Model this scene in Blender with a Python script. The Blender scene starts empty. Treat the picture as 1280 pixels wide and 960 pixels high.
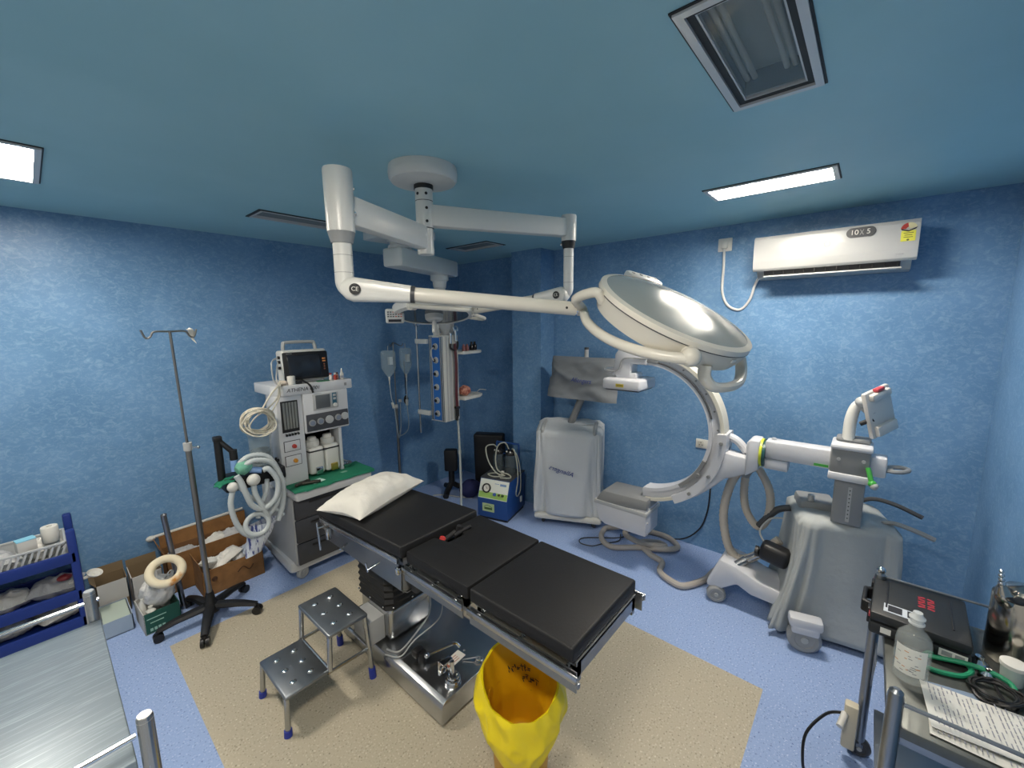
import bpy, bmesh, math, random
from math import pi, sin, cos, radians as rad
from mathutils import Vector as V, Matrix, Euler, noise as mnoise
SC = bpy.context.scene
COL = SC.collection
random.seed(7)

# ------------------------------------------------------------------ materials
def lin(c):
    if isinstance(c, str):
        c = [int(c[i:i+2], 16)/255 for i in (0, 2, 4)]
    return tuple((x/12.92 if x <= .04045 else ((x+.055)/1.055)**2.4) for x in c[:3]) + (1,)

def mat(name, col, rough=.5, metal=0., **k):
    m = bpy.data.materials.new(name); m.use_nodes = True
    nt = m.node_tree; N = nt.nodes; L = nt.links
    b = N['Principled BSDF']
    b.inputs['Base Color'].default_value = lin(col)
    b.inputs['Roughness'].default_value = rough
    b.inputs['Metallic'].default_value = metal
    for kk, vv in k.get('inp', {}).items():
        b.inputs[kk].default_value = vv
    tc = N.new('ShaderNodeTexCoord')
    def noise(scale, stretch=(1, 1, 1), detail=4, rough_=.55):
        mp = N.new('ShaderNodeMapping'); mp.inputs['Scale'].default_value = stretch
        L.new(tc.outputs['Object'], mp.inputs['Vector'])
        n = N.new('ShaderNodeTexNoise'); n.inputs['Scale'].default_value = scale
        n.inputs['Detail'].default_value = detail; n.inputs['Roughness'].default_value = rough_
        L.new(mp.outputs[0], n.inputs['Vector']); return n
    if 'var' in k:        # (scale, colour2, amount, stretch)
        sc_, c2, lo, hi = k['var'][:4]
        n = noise(sc_, *(k['var'][4:5] or ((1, 1, 1),)))
        r = N.new('ShaderNodeValToRGB'); r.color_ramp.elements[0].position = lo; r.color_ramp.elements[1].position = hi
        r.color_ramp.elements[0].color = lin(col); r.color_ramp.elements[1].color = lin(c2)
        L.new(n.outputs['Fac'], r.inputs[0]); L.new(r.outputs[0], b.inputs['Base Color'])
    if 'rvar' in k:       # (scale, rough lo, rough hi, stretch)
        sc_, a, z, st = k['rvar']
        n = noise(sc_, st); mr = N.new('ShaderNodeMapRange')
        mr.inputs['From Min'].default_value = .3; mr.inputs['From Max'].default_value = .7
        mr.inputs['To Min'].default_value = a; mr.inputs['To Max'].default_value = z
        L.new(n.outputs['Fac'], mr.inputs[0]); L.new(mr.outputs[0], b.inputs['Roughness'])
    if 'bump' in k:       # (scale, strength, distance[, stretch])
        sc_, st, di = k['bump'][:3]
        n = noise(sc_, *(k['bump'][3:4] or ((1, 1, 1),)))
        bp = N.new('ShaderNodeBump'); bp.inputs['Strength'].default_value = st; bp.inputs['Distance'].default_value = di
        L.new(n.outputs['Fac'], bp.inputs['Height']); L.new(bp.outputs[0], b.inputs['Normal'])
    return m

def emis(name, col, s):
    m = bpy.data.materials.new(name); m.use_nodes = True
    b = m.node_tree.nodes['Principled BSDF']
    b.inputs['Base Color'].default_value = (.8, .8, .8, 1)
    b.inputs['Emission Color'].default_value = lin(col); b.inputs['Emission Strength'].default_value = s
    return m

def glass(name, col, rough=.05, alpha=.35, spec=.5):
    m = mat(name, col, rough)
    b = m.node_tree.nodes['Principled BSDF']
    b.inputs['Alpha'].default_value = alpha
    b.inputs['Specular IOR Level'].default_value = spec
    return m

# ------------------------------------------------------------------ mesh builder
MW = {}
class MB:
    def __init__(s, M=None): s.v = []; s.f = []; s.mi = []; s.m = 0; s.M = M or Matrix(); s.items = []
    def raw(s, vs, fs):
        o = len(s.v); M = s.M; s.items.append((o, len(s.f), len(vs), len(fs)))
        s.v += [M @ V(p) for p in vs]
        for f in fs: s.f.append([i+o for i in f]); s.mi.append(s.m)
        return s
    def bm(s, b, M=Matrix()):
        b.verts.index_update()
        s.raw([M @ v.co for v in b.verts], [[v.index for v in f.verts] for f in b.faces]); b.free(); return s
    def box(s, c, d, bev=0., rot=None, seg=2):
        b = bmesh.new(); bmesh.ops.create_cube(b, size=1)
        bmesh.ops.scale(b, vec=V(d), verts=b.verts)
        if bev > 0:
            bev = min(bev, min(d)*.49)
            bmesh.ops.bevel(b, geom=list(b.edges), offset=bev, segments=seg, profile=.5, affect='EDGES')
        M = Matrix.Translation(c)
        if rot is not None: M = M @ (rot.to_4x4() if isinstance(rot, Matrix) else Euler(rot).to_matrix().to_4x4())
        return s.bm(b, M)
    def bb(s, lo, hi, bev=0., seg=2):
        return s.box([(a+b_)/2 for a, b_ in zip(lo, hi)], [b_-a for a, b_ in zip(lo, hi)], bev, None, seg)
    def lathe(s, prof, c=(0, 0, 0), ax=(0, 0, 1), seg=24, M=None, arc=None):
        if M is None: M = Matrix.Translation(c) @ V(ax).to_track_quat('Z', 'Y').to_matrix().to_4x4()
        vs = []; fs = []; rings = []
        for r, z in prof:
            if r <= 1e-6: rings.append([len(vs)]); vs.append(M @ V((0, 0, z)))
            else:
                rings.append(list(range(len(vs), len(vs)+seg)))
                for i in range(seg):
                    a = 2*pi*i/seg; vs.append(M @ V((r*cos(a), r*sin(a), z)))
        for A, B in zip(rings[:-1], rings[1:]):
            for i in range(seg):
                j = (i+1) % seg
                if len(A) == 1 and len(B) == 1: continue
                if len(A) == 1: fs.append([A[0], B[j], B[i]][::-1])
                elif len(B) == 1: fs.append([A[i], A[j], B[0]])
                else: fs.append([A[i], A[j], B[j], B[i]])
        return s.raw(vs, fs)
    def cyl(s, p0, p1, r0, r1=None, seg=16, cap=True):
        p0 = V(p0); p1 = V(p1); r1 = r0 if r1 is None else r1; d = p1-p0
        pr = [(r0, 0), (r1, d.length)]
        if cap: pr = [(0, 0)]+pr+[(0, d.length)]
        return s.lathe(pr, p0, d, seg)
    def tube(s, pts, r, seg=10, n=6, closed=False, cap=True, flat=None):
        """swept round (or flattened) section along a Catmull-Rom path; r may be a list"""
        pts = [V(p) for p in pts]; R = r if isinstance(r, (list, tuple)) else [r]*len(pts)
        P = []; RR = []
        m = len(pts)
        rng = m if closed else m-1
        for i in range(rng):
            if closed: p0, p1, p2, p3 = pts[i-1], pts[i], pts[(i+1) % m], pts[(i+2) % m]
            else: p0, p1, p2, p3 = pts[max(i-1, 0)], pts[i], pts[i+1], pts[min(i+2, m-1)]
            ra, rb = R[i], R[(i+1) % m]
            for k in range(n):
                t = k/n
                P.append(.5*((2*p1)+(p2-p0)*t+(2*p0-5*p1+4*p2-p3)*t*t+(3*p1-p0-3*p2+p3)*t**3)); RR.append(ra+(rb-ra)*t)
        if not closed: P.append(pts[-1]); RR.append(R[-1])
        vs = []; fs = []; nrm = None; K = len(P)
        for i in range(K):
            a = P[i-1] if (closed or i > 0) else P[i]; b = P[(i+1) % K] if (closed or i < K-1) else P[i]
            t = (b-a)
            t = t.normalized() if t.length > 1e-9 else V((0, 0, 1))
            if nrm is None:
                nrm = t.cross(V((0, 0, 1)))
                if nrm.length < 1e-3: nrm = t.cross(V((0, 1, 0)))
            nrm = (nrm - t*nrm.dot(t)).normalized(); bi = t.cross(nrm)
            fx, fy = flat or (1, 1)
            for j in range(seg):
                a_ = 2*pi*j/seg; vs.append(P[i]+(nrm*cos(a_)*fx+bi*sin(a_)*fy)*RR[i])
        for i in range(K if closed else K-1):
            for j in range(seg):
                A = i*seg+j; B = i*seg+(j+1) % seg; i2 = (i+1) % K
                fs.append([A, B, i2*seg+(j+1) % seg, i2*seg+j])
        if not closed and cap:
            fs.append(list(range(seg))[::-1]); fs.append([(K-1)*seg+j for j in range(seg)])
        return s.raw(vs, fs)
    def bar(s, pts, r, seg=8, **k): return s.tube(pts, r, seg, 1, **k)
    def prism(s, poly, h, M=Matrix(), bev=0.):
        """polygon in local xy, extruded along local z from 0 to h"""
        b = bmesh.new(); vs = [b.verts.new((x, y, 0)) for x, y in poly]; f = b.faces.new(vs)
        g = bmesh.ops.extrude_face_region(b, geom=[f])
        bmesh.ops.translate(b, vec=(0, 0, h), verts=[e for e in g['geom'] if isinstance(e, bmesh.types.BMVert)])
        bmesh.ops.recalc_face_normals(b, faces=b.faces)
        if bev: bmesh.ops.bevel(b, geom=list(b.edges), offset=bev, segments=2, profile=.5, affect='EDGES')
        return s.bm(b, M)
    def ell(s, c, r, seg=16, rings=10, rot=None):
        b = bmesh.new(); bmesh.ops.create_uvsphere(b, u_segments=seg, v_segments=rings, radius=1)
        r = (r, r, r) if isinstance(r, (int, float)) else r
        M = Matrix.Translation(c)
        if rot is not None: M = M @ Euler(rot).to_matrix().to_4x4()
        return s.bm(b, M @ Matrix.Diagonal((*r, 1)))
    def grid(s, fn, nu, nv, th=0., cu=False):
        vs = [V(fn(i/nu, j/nv)) for j in range(nv+1) for i in range(nu+1)]
        q = lambda i, j: j*(nu+1)+i
        fs = [[q(i, j), q(i+1, j), q(i+1, j+1), q(i, j+1)] for j in range(nv) for i in range(nu)]
        if th:
            b = bmesh.new(); bv = [b.verts.new(p) for p in vs]
            for f in fs: b.faces.new([bv[i] for i in f])
            b.normal_update(); nn = [v.normal.copy() for v in bv]
            o = len(vs); vs = vs+[p-n_*th for p, n_ in zip(vs, nn)]; b.free()
            top = list(fs); fs = fs+[[i+o for i in f][::-1] for f in top]
            edge = [q(i, 0) for i in range(nu)]+[q(nu, j) for j in range(nv)]+[q(i, nv) for i in range(nu, 0, -1)]+[q(0, j) for j in range(nv, 0, -1)]
            for a, b_ in zip(edge, edge[1:]+edge[:1]): fs.append([b_, a, a+o, b_+o])
        return s.raw(vs, fs)
    def torus(s, c, ax, R, r, seg=28, rs=8):
        M = Matrix.Translation(c) @ V(ax).to_track_quat('Z', 'Y').to_matrix().to_4x4()
        pts = [M @ V((R*cos(2*pi*i/seg), R*sin(2*pi*i/seg), 0)) for i in range(seg)]
        return s.tube(pts, r, rs, 1, closed=True)
    def split(s, eps=.003):
        """one builder for each cluster of touching shapes"""
        bx = []
        for v0, f0, nv, nf in s.items:
            P = s.v[v0:v0+nv]; bx.append(([min(p[k] for p in P)-eps for k in range(3)], [max(p[k] for p in P)+eps for k in range(3)]))
        id_ = list(range(len(bx)))
        for i in range(len(bx)):
            for j in range(i):
                if all(bx[i][0][k] <= bx[j][1][k] and bx[j][0][k] <= bx[i][1][k] for k in range(3)):
                    a, c = id_[i], id_[j]; id_ = [c if q == a else q for q in id_]
        out = []
        for c in sorted(set(id_)):
            b = MB()
            for q, (v0, f0, nv, nf) in zip(id_, s.items):
                if q == c:
                    d = len(b.v)-v0; b.v += s.v[v0:v0+nv]; b.f += [[i+d for i in f] for f in s.f[f0:f0+nf]]; b.mi += s.mi[f0:f0+nf]
            out.append(b)
        return out
    def each(s, name, mats, parent=None, angle=35, eps=.003):
        return [b.build(name, mats, parent, angle) for b in s.split(eps)]
    def build(s, name, mats, parent=None, angle=35, loc=None):
        me = bpy.data.meshes.new(name)
        inv = MW[parent].inverted() if parent else (Matrix.Translation(loc).inverted() if loc else Matrix())
        me.from_pydata([inv @ p for p in s.v], [], s.f); me.update()
        b = bmesh.new(); b.from_mesh(me); bmesh.ops.recalc_face_normals(b, faces=b.faces); b.to_mesh(me); b.free()
        mats = mats if isinstance(mats, (list, tuple)) else [mats]
        for m in mats: me.materials.append(m)
        if len(mats) > 1: me.polygons.foreach_set('material_index', s.mi)
        me.polygons.foreach_set('use_smooth', [True]*len(me.polygons))
        me.set_sharp_from_angle(angle=rad(angle))
        o = bpy.data.objects.new(name, me); COL.objects.link(o)
        if parent: o.parent = parent; MW[o] = MW[parent]
        else:
            if loc: o.location = loc
            MW[o] = Matrix.Translation(loc) if loc else Matrix()
        return o

def tag(o, label=None, cat=None, group=None, kind=None):
    if label: o['label'] = label
    if cat: o['category'] = cat
    if group: o['group'] = group
    if kind: o['kind'] = kind
    return o
def thing(name, label, cat, loc, rz=0., group=None):
    o = bpy.data.objects.new(name, None); COL.objects.link(o); o.empty_display_size = .05
    o.location = loc; o.rotation_euler = (0, 0, rz)
    MW[o] = Matrix.Translation(loc) @ Matrix.Rotation(rz, 4, 'Z')
    return tag(o, label, cat, group)
def solo(name, mb, mats, label, cat, loc, group=None, angle=35):
    return tag(mb.build(name, mats, None, angle, loc), label, cat, group)
def struct(name, mb, mats, angle=35):
    o = mb.build(name, mats, None, angle); o['kind'] = 'structure'; return o
def dup(root, loc, rz=0., label=None, group=None):
    r = root.copy(); COL.objects.link(r); r.location = loc; r.rotation_euler = (0, 0, rz)
    if label: r['label'] = label
    if group: r['group'] = group
    for ch in list(root.children):
        c = ch.copy(); COL.objects.link(c); c.parent = r
        for g in ch.children:
            d = g.copy(); COL.objects.link(d); d.parent = c
    return r
def text(name, body, size, M, m, parent, ext=.0006, shear=0., squeeze=1.):
    """flat raised lettering; M maps text xy-plane (centred) to the world"""
    cu = bpy.data.curves.new('lettering', 'FONT'); cu.body = body; cu.size = size; cu.extrude = ext; cu.shear = shear
    cu.align_x = 'CENTER'; cu.align_y = 'CENTER'
    o = bpy.data.objects.new('lettering', cu); COL.objects.link(o)
    dg = bpy.context.evaluated_depsgraph_get(); dg.update()
    me = bpy.data.meshes.new_from_object(o.evaluated_get(dg)); bpy.data.objects.remove(o); bpy.data.curves.remove(cu)
    me.transform((MW[parent].inverted() if parent else Matrix()) @ M @ Matrix.Diagonal((squeeze, 1, 1, 1)))
    me.name = name; me.materials.clear(); me.materials.append(m)
    o = bpy.data.objects.new(name, me); COL.objects.link(o)
    if parent: o.parent = parent; MW[o] = MW[parent]
    return o
def frame(o, x, z):
    """matrix with origin o, local x along x, local z along z"""
    x = V(x).normalized(); z = V(z); z = (z-x*z.dot(x)).normalized(); y = z.cross(x)
    return Matrix(((x.x, y.x, z.x, o[0]), (x.y, y.y, z.y, o[1]), (x.z, y.z, z.z, o[2]), (0, 0, 0, 1)))
def lerp(a, b, t): return tuple(x+(y-x)*t for x, y in zip(a, b))

WHITE = mat('white_enamel', 'cfcfca', .3)
WHITE2 = mat('white_plastic', 'c8c8c2', .42)
IVORY = mat('ivory_enamel', 'd2cec2', .24)
GREYP = mat('grey_plastic', '8c8e8e', .45)
LGREY = mat('light_grey_plastic', 'a6a8a8', .45)
DGREY = mat('dark_grey_plastic', '3c3e42', .5)
BLACK = mat('black_plastic', '121214', .45)
RUBBER = mat('black_rubber', '17171a', .7)
STEEL = mat('brushed_steel', 'b4b6b8', .27, 1.)
STEELD = mat('worn_steel', '94989c', .36, 1., rvar=(9, .30, .42, (3, 1, 1)))
CHROME = mat('chrome', 'd0d2d4', .12, 1.)
PAPER = mat('white_paper', 'd2d1ca', .8)
INK = mat('dark_ink', '23252c', .7)
BLUEINK = mat('blue_ink', '2b3f86', .7)
# ------------------------------------------------------------------ setting
def wall_mat(name, c0, c1, c2):
    m = bpy.data.materials.new(name); m.use_nodes = True; nt = m.node_tree; N = nt.nodes; L = nt.links
    b = N['Principled BSDF']; b.inputs['Roughness'].default_value = .42; b.inputs['Specular IOR Level'].default_value = .35
    tc = N.new('ShaderNodeTexCoord')
    n1 = N.new('ShaderNodeTexNoise'); n1.inputs['Scale'].default_value = 3.2; n1.inputs['Detail'].default_value = 5
    n2 = N.new('ShaderNodeTexNoise'); n2.inputs['Scale'].default_value = 24; n2.inputs['Detail'].default_value = 8; n2.inputs['Roughness'].default_value = .78
    n2.inputs['Distortion'].default_value = 1.1
    mp = N.new('ShaderNodeMapping'); mp.inputs['Scale'].default_value = (1, 1, 1.35)
    L.new(tc.outputs['Object'], n1.inputs['Vector']); L.new(tc.outputs['Object'], mp.inputs[0]); L.new(mp.outputs[0], n2.inputs['Vector'])
    r1 = N.new('ShaderNodeValToRGB'); e = r1.color_ramp.elements
    e[0].position = .36; e[0].color = lin(c0); e[1].position = .66; e[1].color = lin(c1)
    r2 = N.new('ShaderNodeValToRGB'); e = r2.color_ramp.elements
    e[0].position = .47; e[0].color = (0, 0, 0, 1); e[1].position = .72; e[1].color = (.62, .62, .62, 1)
    mx = N.new('ShaderNodeMix'); mx.data_type = 'RGBA'; mx.inputs[7].default_value = lin(c2)
    L.new(n1.outputs['Fac'], r1.inputs[0]); L.new(n2.outputs['Fac'], r2.inputs[0])
    L.new(r2.outputs[0], mx.inputs[0]); L.new(r1.outputs[0], mx.inputs[6]); L.new(mx.outputs[2], b.inputs['Base Color'])
    return m
WALL = wall_mat('mottled_blue_wall_vinyl', '5a83ab', '6890b8', '9ab7cf')
CEIL = mat('teal_ceiling_paint', '95c3cf', .5, var=(1.5, '9ac7d3', .4, .6))

def floor_mat():
    m = bpy.data.materials.new('speckled_vinyl_floor'); m.use_nodes = True; nt = m.node_tree; N = nt.nodes; L = nt.links
    b = N['Principled BSDF']; b.inputs['Roughness'].default_value = .45
    tc = N.new('ShaderNodeTexCoord'); sp = N.new('ShaderNodeSeparateXYZ'); L.new(tc.outputs['Object'], sp.inputs[0])
    def cmp(out, val, op):
        q = N.new('ShaderNodeMath'); q.operation = op; q.inputs[1].default_value = val; L.new(out, q.inputs[0]); return q.outputs[0]
    def mul(a, c):
        q = N.new('ShaderNodeMath'); q.operation = 'MULTIPLY'; L.new(a, q.inputs[0]); L.new(c, q.inputs[1]); return q.outputs[0]
    msk = mul(mul(cmp(sp.outputs[0], .35, 'GREATER_THAN'), cmp(sp.outputs[0], 2.386, 'LESS_THAN')),
              mul(cmp(sp.outputs[1], .274, 'GREATER_THAN'), cmp(sp.outputs[1], 3.18, 'LESS_THAN')))
    def speck(base, dark, light):
        n = N.new('ShaderNodeTexNoise'); n.inputs['Scale'].default_value = 105; n.inputs['Detail'].default_value = 2
        r = N.new('ShaderNodeValToRGB'); r.color_ramp.interpolation = 'LINEAR'; e = r.color_ramp.elements
        e[0].position = .30; e[0].color = lin(dark); e[1].position = .37; e[1].color = lin(base)
        x = e.new(.62); x.color = lin(base); x = e.new(.70); x.color = lin(light)
        L.new(tc.outputs['Object'], n.inputs['Vector']); L.new(n.outputs['Fac'], r.inputs[0]); return r.outputs[0]
    A = speck('92a9d3', '4c619a', 'c6d3ec'); B = speck('b5ac97', '6e6555', 'dad3c1')
    mx = N.new('ShaderNodeMix'); mx.data_type = 'RGBA'; L.new(msk, mx.inputs[0]); L.new(A, mx.inputs[6]); L.new(B, mx.inputs[7])
    L.new(mx.outputs[2], b.inputs['Base Color']); return m
FLOOR = floor_mat()
X0, X1, Y0, Y1, ZC = -.94, 3.676, -.59, 4.04, 2.727
T = .12
struct('floor', MB().bb((X0-T, Y0-T, -T), (X1+T, Y1+T, 0)), FLOOR)
# ceiling with openings for the recessed lights
LR = [(2.61, .19, 2.865, .795), (-.13, 2.64, .13, 3.27), (1.10, .175, 1.71, .43), (1.07, 3.03, 1.68, 3.25), (2.82, 2.72, 3.05, 3.25), (-.13, .19, .13, .8)]
xs = sorted({X0-T, X1+T, *[a for l in LR for a in (l[0], l[2])]}); ys = sorted({Y0-T, Y1+T, *[a for l in LR for a in (l[1], l[3])]})
mb = MB()
for xa, xb in zip(xs, xs[1:]):
    for ya, yb in zip(ys, ys[1:]):
        cx, cy = (xa+xb)/2, (ya+yb)/2
        if not any(l[0] < cx < l[2] and l[1] < cy < l[3] for l in LR): mb.bb((xa, ya, ZC), (xb, yb, ZC+.16))
struct('ceiling', mb, CEIL)
struct('wall_left', MB().bb((X0-T, Y1, 0), (X1+T, Y1+T, ZC)), WALL)
struct('wall_right', MB().bb((X1, Y0-T, 0), (X1+T, Y1, ZC)), WALL)
struct('wall_far_right', MB().bb((.8, Y0-T, 0), (X1, Y0, ZC)), WALL)
struct('trim_1', MB().bb((3.44, 2.57, 0), (X1, 2.955, ZC)), WALL)      # boxed-in column by the corner

LAMPW = {k: emis('lamp_diffuser', 'fff4e4', e) for k, e in ((0, 17.), (1, 13.), (2, 15.))}
ALU = mat('white_aluminium_frame', 'c8cacb', .4, .3)
DARKF = mat('dark_gasket', '1c2126', .6)
def ceiling_light(l, label, lit, group=None):
    x0, y0, x1, y1 = l; cx, cy = (x0+x1)/2, (y0+y1)/2
    t = thing('ceiling_light', label, 'ceiling light', (cx, cy, ZC), 0, group)
    def ring(o, i, za, zb, name, m):
        b = MB(); (a0, a1, a2, a3), (b0, b1, b2, b3) = o, i
        b.bb((a0, a1, za), (b0, a3, zb)).bb((b2, a1, za), (a2, a3, zb)).bb((b0, a1, za), (b2, b1, zb)).bb((b0, b3, za), (b2, a3, zb))
        return b.build(name, m, t)
    g = lambda d: (x0+d, y0+d, x1-d, y1-d)
    ring(g(-.006), g(.003), ZC-.004, ZC+.001, 'gasket', DARKF)
    ring(g(0.0005), g(.022), ZC-.010, ZC+.1, 'frame', ALU)
    if not lit: ring(g(.0225), g(.040), ZC-.002, ZC+.1, 'inner_gasket', DARKF)
    if lit:
        MB().bb((x0+.0225, y0+.0225, ZC+.012), (x1-.0225, y1-.0225, ZC+.03)).build('diffuser', LAMPW[lit-1], t)
    else:
        MB().bb((x0+.037, y0+.037, ZC+.085), (x1-.037, y1-.037, ZC+.1)).build('reflector', mat('lamp_reflector', 'a9b0b0', .5), t)
        MB().bb((x0+.037, y0+.037, ZC+.004), (x1-.037, y1-.037, ZC+.008)).build('glass_cover', glass('lamp_cover_glass', '8d9a9c', .08, .25), t)
        ring(g(.037), g(.045), ZC+.0, ZC+.012, 'glass_bead', ALU)
        for s in (-1, 1):
            tb = MB()
            for k in (0, 1):
                if x1-x0 > y1-y0: tb.cyl((x0+.07, cy+s*.055+k*.022, ZC+.05), (x1-.07, cy+s*.055+k*.022, ZC+.05), .008)
                else: tb.cyl((cx+s*.055+k*.022, y0+.07, ZC+.05), (cx+s*.055+k*.022, y1-.07, ZC+.05), .008)
            tb.build('lamp_tube', mat('unlit_tube', 'c9c8bf', .3), t)
    return t
ceiling_light(LR[0], 'lit rectangular recessed ceiling light in front of the air conditioner', 1)
ceiling_light(LR[1], 'lit recessed ceiling light at the left edge above the blue left wall', 2)
ceiling_light(LR[2], 'unlit recessed ceiling light with tubes behind glass at the top of the picture', False)
ceiling_light(LR[5], 'lit recessed ceiling light added out of view above the camera', 3)  # unseen lamp, added on the room's lamp grid to light the near side
VENTM = mat('vent_mesh', '6f797e', .7, bump=(240, .6, .004))
def vent(l, label):
    x0, y0, x1, y1 = l
    t = thing('ceiling_vent', label, 'ceiling vent', ((x0+x1)/2, (y0+y1)/2, ZC))
    b = MB(); e = .016
    b.bb((x0-e, y0-e, ZC-.005), (x0, y1+e, ZC)).bb((x1, y0-e, ZC-.005), (x1+e, y1+e, ZC)).bb((x0, y0-e, ZC-.005), (x1, y0, ZC)).bb((x0, y1, ZC-.005), (x1, y1+e, ZC))
    b.build('gasket', DARKF, t)
    b = MB(); e = .014; q = .0005
    b.bb((x0+q, y0+q, ZC-.008), (x0+e, y1-q, ZC+.1)).bb((x1-e, y0+q, ZC-.008), (x1-q, y1-q, ZC+.1)).bb((x0+e, y0+q, ZC-.008), (x1-e, y0+e, ZC+.1)).bb((x0+e, y1-e, ZC-.008), (x1-e, y1-q, ZC+.1))
    b.build('frame', ALU, t)
    b = MB().bb((x0+e, y0+e, ZC+.01), (x1-e, y1-e, ZC+.02)); b.build('mesh_panel', VENTM, t)
vent(LR[3], 'dark grey rectangular ceiling vent at left, partly behind the lamp arm')
vent(LR[4], 'dark grey rectangular ceiling vent near the back corner, right of the lamp post')

# ------------------------------------------------------------------ camera, world, light
cam = bpy.data.cameras.new('camera'); co = bpy.data.objects.new('camera', cam); COL.objects.link(co)
cam.sensor_width = 36; cam.lens = 517.5/1280*36; cam.clip_start = .02; cam.clip_end = 50
yaw, pit, rol = 0.711733, -0.149005, -0.0115388
fw = V((cos(yaw)*cos(pit), sin(yaw)*cos(pit), sin(pit))); r_ = V((sin(yaw), -cos(yaw), 0)); u_ = r_.cross(fw)
rr = r_*cos(rol)+u_*sin(rol); uu = -r_*sin(rol)+u_*cos(rol)
co.matrix_world = Matrix(((rr.x, uu.x, -fw.x, 0), (rr.y, uu.y, -fw.y, 0), (rr.z, uu.z, -fw.z, 2.0), (0, 0, 0, 1)))
SC.camera = co
w = bpy.data.worlds.new('world'); SC.world = w; w.use_nodes = True
w.node_tree.nodes["Background"].inputs[0].default_value = (.70, .70, .66, 1); w.node_tree.nodes["Background"].inputs[1].default_value = .08
SC.view_settings.view_transform = 'Standard'; SC.view_settings.look = 'None'; SC.view_settings.gamma = 1; SC.view_settings.use_curve_mapping = False
SC.view_settings.exposure = 2.92
# ------------------------------------------------------------------ operating table
FOAM = mat('black_vinyl_cushion', '19191a', .55, bump=(90, .25, .003), inp={'Specular IOR Level': .35})
BELL = mat('black_bellows_rubber', '141414', .6)
t = thing('operating_table', 'black padded steel operating table in the middle of the room', 'operating table', (1.38, 1.9, 0))
def cushion(name, lo, hi, rx=0., extra=None):
    c = [(a+b)/2 for a, b in zip(lo, hi)]; d = [b-a for a, b in zip(lo, hi)]
    b = MB().box(c, d, .012, (rx, 0, 0), 3)
    return b.build(name, FOAM, t)
cushion('leg_cushion', (1.125, .70, .785), (1.652, 1.233, .85))
# seat cushion with a notch in its head-side edge
b = MB(); b.prism([(1.125, 1.243), (1.652, 1.243), (1.652, 1.70), (1.46, 1.70), (1.44, 1.60), (1.33, 1.60), (1.31, 1.70), (1.125, 1.70)], .065, Matrix.Translation((0, 0, .785)), .01)
b.build('seat_cushion', FOAM, t)
MB().bb((1.315, 1.30, .8495), (1.318, 1.595, .8515)).build('seam', RUBBER, t)
cushion('head_cushion', (1.105, 1.715, .775), (1.655, 2.66, .845), rad(-3.5))
# side rails, one pair for each section, with stand-off bolts
HB = Matrix.Translation((1.38, 2.19, .81)) @ Matrix.Rotation(rad(-3.5), 4, 'X') @ Matrix.Translation((-1.38, -2.19, -.81))
for sec, (ya, yb, M) in dict(leg=(.665, 1.22, None), seat=(1.25, 1.70, None), head=(1.74, 2.62, HB)).items():
    fr = MB(M); z = .735
    fr.bb((1.15, ya+.03, .70), (1.175, yb-.01, .784)).bb((1.605, ya+.03, .70), (1.63, yb-.01, .784))
    fr.bb((1.15, yb-.035, .72), (1.63, yb-.012, .783)).bb((1.15, ya+.03, .72), (1.63, ya+.055, .783)).bb((1.14, ya+.03, .772), (1.64, yb-.01, .785))
    fr.bb((1.109, ya+.01, .70), (1.114, yb-.005, .782)).bb((1.661, ya+.01, .70), (1.666, yb-.005, .782))
    fr.build('section_frame', STEELD, t)
    for x in (1.098, 1.676):
        rl = MB(M).bb((x-.005, ya, .748), (x+.005, yb, .778), .003)
        r = rl.build('side_rail', STEEL, t)
        n = 3; bo = MB(M)
        for k in range(n):
            y = ya+.06+(yb-ya-.12)*k/(n-1); xi = 1.15 if x < 1.4 else 1.63
            bo.cyl((x, y, .763), (xi, y, .763), .009, seg=10)
        bo.each('rail_bolt', CHROME, r)
# end pieces at the foot
b = MB(); b.bb((1.66, .668, .75), (1.68, .69, .776), .004).bb((1.09, .655, .74), (1.106, .668, .76), .003)
b.each('rail_stop', STEELD, t)
# clamps, pins and the lever at the head end
b = MB(HB); b.cyl((1.06, 2.57, .735), (1.15, 2.55, .735), .006).cyl((1.06, 2.575, .77), (1.06, 2.565, .59), .006)
b.bb((1.075, 2.48, .67), (1.105, 2.51, .745), .006)
b.each('accessory_pin', CHROME, t)
b = MB(); b.cyl((1.065, 1.98, .66), (1.15, 1.96, .69), .005).cyl((1.07, 2.30, .66), (1.15, 2.33, .67), .006).cyl((1.06, 1.99, .70), (1.065, 1.98, .65), .006)
b.each('locking_pin', CHROME, t)
b = MB(); b.cyl((1.085, 1.715, .755), (1.16, 1.72, .752), .011).bb((1.075, 1.705, .735), (1.10, 1.73, .772), .004)
b.build('hinge_pin', CHROME, t)
# knob in the notch of the cushions
b = MB(); b.cyl((1.36, 1.685, .81), (1.43, 1.66, .845), .014).cyl((1.44, 1.66, .80), (1.45, 1.65, .875), .016).cyl((1.40, 1.64, .84), (1.50, 1.62, .862), .011)
b.build('lock_handle', RUBBER, t)
MB().cyl((1.335, 1.68, .80), (1.335, 1.66, .845), .017).build('red_knob', mat('red_plastic', '9c2a28', .4), t)
# steel cassette trough under the head section
b = MB(); ya, yb = 1.76, 2.56
pts = [(1.13, .715), (1.125, .60), (1.16, .57), (1.60, .57), (1.635, .60), (1.63, .715)]
inn = [(x+(.004 if x < 1.38 else -.004), z+(.004 if z < .7 else 0)) for x, z in pts]
b.prism(pts+inn[::-1], yb-ya, Matrix(((1, 0, 0, 0), (0, 0, 1, ya), (0, 1, 0, 0), (0, 0, 0, 1))))
b.bb((1.14, 1.765, .58), (1.62, 1.77, .70))
b.build('cassette_trough', STEELD, t)
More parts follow.
